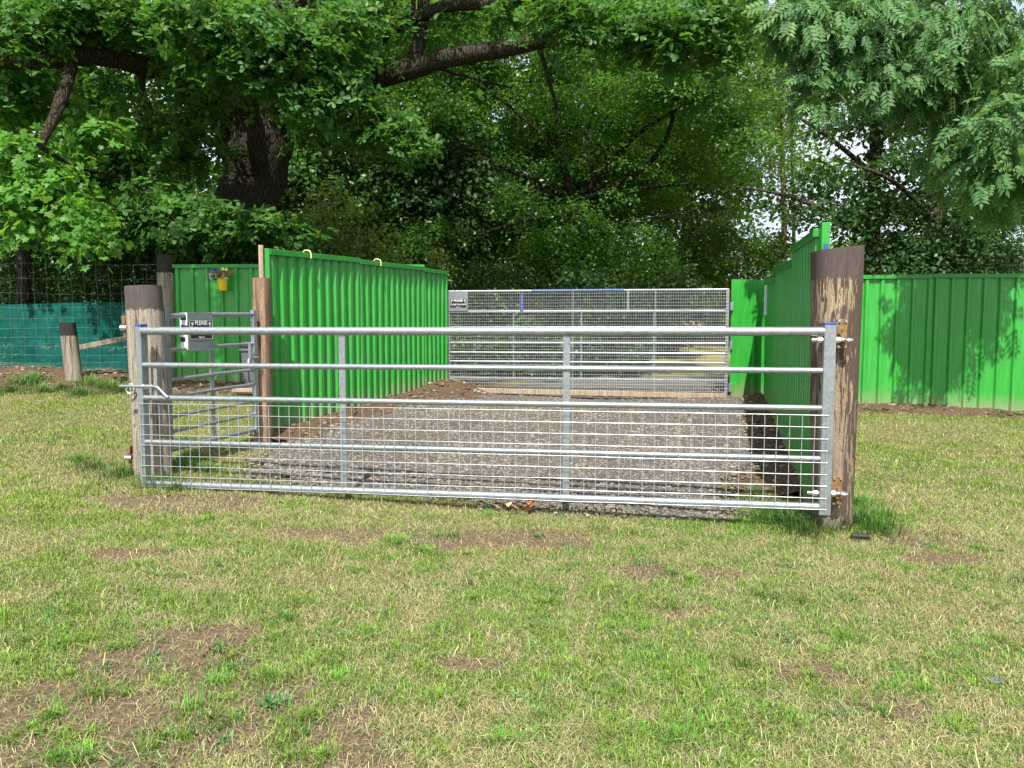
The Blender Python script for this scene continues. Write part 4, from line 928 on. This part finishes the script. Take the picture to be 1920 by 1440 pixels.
# --- thin pale-stemmed trees in the gap
for (px, Y, r, lab) in ((1470, 24, 7, 'slim pale-barked tree standing in the gap above the right-hand fence'), (1488, 27, 4, 'thin grey tree just right of the pale-barked one in the gap')):
    b = at(px, 560, Y); b[2] = zgf(b[0], b[1])
    limbs = [LB((px + 2, 590, Y, r), (px, 420, Y, r * .8), (px - 4, 260, Y, r * .6), (px + 4, 60, Y, r * .4)), LB((px, 430, Y, r * .3), (px + 25, 330, Y, r * .2)), LB((px, 400, Y, r * .3), (px - 30, 320, Y, r * .15))]
    cl = [PX(px + R.normal(-20, 45), R.uniform(20, 330), Y + R.uniform(-1, 1), 45, 24, 14) for _ in range(26)]
    tree('slim_tree', lab, 'tree', b, limbs, cl, T_SMALL, .13, .6, 26, 'bg_leaf', 'pale_bark' if r > 5 else 'bark', group='slim trees in the gap', segs=7)
# --- shrubs
def shrub(name, label, px, py, Y, rx, ry, n, leafm, T=T_OVAL, Ln=.09, group=None, per=26, sr=.35, stems=9, k=12, barkm='bark', cat='shrub', upw=.8):
    b = at(px, py, Y); b[2] = zgf(b[0], b[1]); top = at(px, py - ry, Y)[2]; w = rx * Y / F
    hgt = max(top - b[2], .4); limbs = []
    for q in range(stems):
        a = R.uniform(0, 6.28); e = b + np.array([math.cos(a) * w * .7, math.sin(a) * w * .4, hgt * R.uniform(.6, .95)]); s0 = b + np.array([math.cos(a) * w * .15, math.sin(a) * w * .1, -.05]); mid = (s0 + e) / 2 + np.array([0, 0, hgt * .12])
        limbs.append([(*s0, .022), (*mid, .016), (*e, .006)])
    cl = []
    for q in range(k):
        c = b + np.array([R.uniform(-1, 1) * w, R.uniform(-.6, .6) * w * .7, hgt * R.uniform(.15, .95)]); cl.append((c, (w * .42, w * .35, hgt * .2), n))
    return tree(name, label, cat, b, limbs, cl, T, Ln, sr, per, leafm, barkm, group=group, twig=.3, rtw=.007, upw=upw)
shrub('shrub', 'yellow-green leafy thicket of upright stems above the left fence', 660, 560, 15.2, 110, 190, 14, 'yel_leaf', T_OVAL, .08, k=26, stems=34, sr=.28, per=20)
shrub('shrub', 'pale frothy bush just behind the far half of the left fence', 770, 590, 14.6, 50, 112, 16, 'yel_leaf', T_SMALL, .07, k=10, sr=.22)
shrub('shrub', 'dark low bush to the right of the pale frothy bush, behind the mesh gate', 880, 620, 17, 80, 150, 16, 'hedge_leaf', T_SMALL, .09, k=14)
shrub('shrub', 'bramble mound under the field maple behind the mesh gate', 1010, 650, 17.2, 110, 160, 15, 'hedge_leaf', T_OVAL, .09, k=18)
shrub('shrub', 'dark bush under the right side of the field maple beside the field gap', 1190, 650, 17.5, 95, 150, 15, 'hedge_leaf', T_OVAL, .09, k=16)
shrub('shrub', 'dusty green bush in the gap left of the pale-barked slim tree', 1405, 590, 21, 70, 170, 18, 'bg_leaf', T_OVAL, .11, k=18)
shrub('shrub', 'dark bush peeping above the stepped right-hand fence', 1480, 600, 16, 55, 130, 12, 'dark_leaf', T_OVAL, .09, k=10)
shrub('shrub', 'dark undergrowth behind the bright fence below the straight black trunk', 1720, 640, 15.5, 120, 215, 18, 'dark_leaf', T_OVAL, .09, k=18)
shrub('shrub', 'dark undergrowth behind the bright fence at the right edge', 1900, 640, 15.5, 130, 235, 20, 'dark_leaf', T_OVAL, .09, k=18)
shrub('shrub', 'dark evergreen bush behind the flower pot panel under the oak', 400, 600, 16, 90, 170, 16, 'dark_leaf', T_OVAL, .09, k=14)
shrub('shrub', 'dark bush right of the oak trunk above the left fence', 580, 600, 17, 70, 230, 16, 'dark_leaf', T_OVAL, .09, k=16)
for i, (px, Y, rx, ry, lab) in enumerate(((870, 14.6, 60, 95, 'low dark nettles close behind the left end of the mesh gate'), (960, 14.9, 70, 105, 'low dark nettles behind the mesh gate right of its sign'), (1060, 15.2, 70, 95, 'low dark nettles behind the middle of the mesh gate'), (1150, 15.4, 60, 100, 'low dark nettles behind the mesh gate beside the pale stump'), (1255, 18.5, 60, 60, 'low rough growth behind the right part of the mesh gate'))):
    shrub('filler', lab, px, 715 - (Y > 18) * 70, Y, rx, ry, 13, 'dark_leaf', T_OVAL, .085, group='added low growth behind the mesh gate', k=14, sr=.2, per=20, stems=14)  # plants added to darken the bright ground, replacing unclear clutter
# hedge behind the netting
hx = np.linspace(-12.5, -4.2, 26); cl = []
for x in hx:
    for z in (.8, 1.4, 2.0, 2.6, 3.2): cl.append(((x + R.uniform(-.2, .2), 14.1 + R.uniform(-.3, .5), z), (.38, .5, .36), 22))
limbs = [[(x, 14, .4, .03), (x + R.uniform(-.2, .2), 14, 1.6, .02), (x + R.uniform(-.3, .3), 13.9, 2.8, .008)] for x in np.linspace(-12, -4.4, 22)]
tree('hedge', 'dark clipped-looking hedge of small leaves behind the netting and wire fence', 'hedge', (-8.3, 14, .5), limbs, cl, T_OVAL, .065, .26, 30, 'hedge_leaf', 'bark', parts=('stems', 'foliage'), twig=.15, rtw=.006)
# --- scrub between the hedge and the wood
for i, (px, Y, ry, lab) in enumerate(((40, 18, 300, 'tall dark scrub behind the hedge at the left edge'), (230, 18.5, 330, 'tall dark scrub behind the hedge left of the oak trunk'), (330, 17.5, 250, 'leafy dark scrub against the left flank of the oak trunk'), (620, 19, 330, 'dark tall scrub right of the oak trunk behind the yellow-green thicket'), (760, 20, 330, 'dark tall scrub behind the pale frothy bush'), (900, 23, 330, 'deep shaded scrub behind the low left boughs of the field maple'), (1080, 24, 330, 'deep shaded scrub straight behind the forked trunk of the field maple'), (1220, 24, 250, 'deep shaded scrub behind the low right boughs of the field maple'))):
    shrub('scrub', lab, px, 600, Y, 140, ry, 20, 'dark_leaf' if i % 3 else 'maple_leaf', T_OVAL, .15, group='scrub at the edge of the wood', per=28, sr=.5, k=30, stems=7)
# --- woodland behind
wood = [(-12.5, 20, 13, 4.6, 'leafy wood tree at the far left behind the hedge'), (-7.5, 21, 14, 4.4, 'leafy wood tree filling the space left of the oak trunk'), (-3.6, 22, 14, 4.2, 'leafy wood tree just right of the oak trunk'), (-.8, 26, 15, 4.6, 'tall wood tree behind the left of the field maple'), (3.2, 27, 15, 4.4, 'tall wood tree behind the crown of the field maple'),
        (6.8, 31, 14, 3.4, 'sunlit yellow-green wood tree above the gap in the middle right'), (-17, 25, 14, 5, 'leafy wood tree furthest to the left')]
for i, (x, y, hgt, cr, lab) in enumerate(wood):
    z0 = zgf(x, y); limbs = [[(x, y, z0 - .1, .22), (x + R.normal(0, .2), y, z0 + hgt * .4, .16), (x + R.normal(0, .4), y, z0 + hgt * .85, .05)]]; cl = []
    for k in range(100):
        u = nrmz(R.standard_normal(3)); rr = R.random() ** .45; c = np.array([x, y, z0 + hgt * .52]) + u * rr * np.array([cr, cr * .8, hgt * .5]); c[2] = max(c[2], z0 + .6)
        cl.append((c, (R.uniform(.7, 1.2), R.uniform(.6, 1.0), R.uniform(.3, .55)), 12))
    tree('woodland_tree', lab, 'tree', (x, y, z0), limbs, cl, T_OVAL, .21, .6, 26, 'bg_leaf' if i in (4, 5, 3) else 'maple_leaf', 'bark', group='woodland trees behind the drive', twig=.1, segs=6)
cl = []
for k in range(70):
    x = R.uniform(4, 60); y = 74 + R.uniform(-4, 6); z0 = zgf(x, y); cl.append(((x, y, z0 + R.uniform(.5, 4.0)), (2.2, 1.6, 1.3), 12))
V, L, s, t = foliage(cl, T_SMALL, .5, 1.2, 30); o = link('distant_wood', arrmesh('distant_wood', V, L, s, None, [('tint', 'FLOAT', t)]), 'bg_leaf'); tag(o, kind='stuff')

# ------------------------------------------------------------------ sky, sun, camera
EL = math.radians(52); hx_, hy_ = -.06, -1.0
w = bpy.data.worlds.new('World'); S.world = w; w.use_nodes = True; nt = w.node_tree
sky = nt.nodes.new('ShaderNodeTexSky'); sky.sky_type = 'NISHITA'; sky.sun_disc = False; sky.sun_elevation = EL; sky.sun_rotation = math.atan2(hx_, hy_)
sky.air_density = 1.0; sky.dust_density = 2.5
bg = nt.nodes['Background']; bg.inputs['Strength'].default_value = .13; tc = nt.nodes.new('ShaderNodeTexCoord'); nz_ = nt.nodes.new('ShaderNodeTexNoise'); nz_.inputs['Scale'].default_value = 3.0; nz_.inputs['Detail'].default_value = 6
nt.links.new(tc.outputs['Generated'], nz_.inputs['Vector'])
mr = nt.nodes.new('ShaderNodeMapRange'); mr.inputs['From Min'].default_value = .35; mr.inputs['From Max'].default_value = .6; mr.inputs['To Min'].default_value = .35; mr.inputs['To Max'].default_value = .9
nt.links.new(nz_.outputs['Fac'], mr.inputs['Value'])
mx = nt.nodes.new('ShaderNodeMix'); mx.data_type = 'RGBA'; mx.inputs[7].default_value = (4.6, 4.9, 5.4, 1)
nt.links.new(mr.outputs[0], mx.inputs[0]); nt.links.new(sky.outputs[0], mx.inputs[6]); nt.links.new(mx.outputs[2], bg.inputs[0])
sl = bpy.data.lights.new('sun', 'SUN'); sl.energy = 4.6; sl.angle = math.radians(.6); sl.color = (1, .95, .87)
so = bpy.data.objects.new('sun', sl); COL.objects.link(so)
d = Vector((hx_ * math.cos(EL), hy_ * math.cos(EL), math.sin(EL))); so.rotation_euler = d.to_track_quat('Z', 'Y').to_euler(); so.location = (0, -10, 20)
cam = bpy.data.cameras.new('camera'); co = bpy.data.objects.new('camera', cam); COL.objects.link(co)
co.location = (0, 0, EY); co.rotation_euler = (math.pi / 2 - PITCH, 0, 0); cam.sensor_width = 36; cam.lens = 36 * F / 1920; cam.clip_end = 2000; cam.clip_start = .05
S.camera = co
S.view_settings.view_transform = 'Standard'; S.view_settings.look = 'None'; S.view_settings.exposure = 0.9; S.view_settings.gamma = 1
S.render.engine = 'CYCLES'
S.cycles.max_bounces = 6; S.cycles.transparent_max_bounces = 8
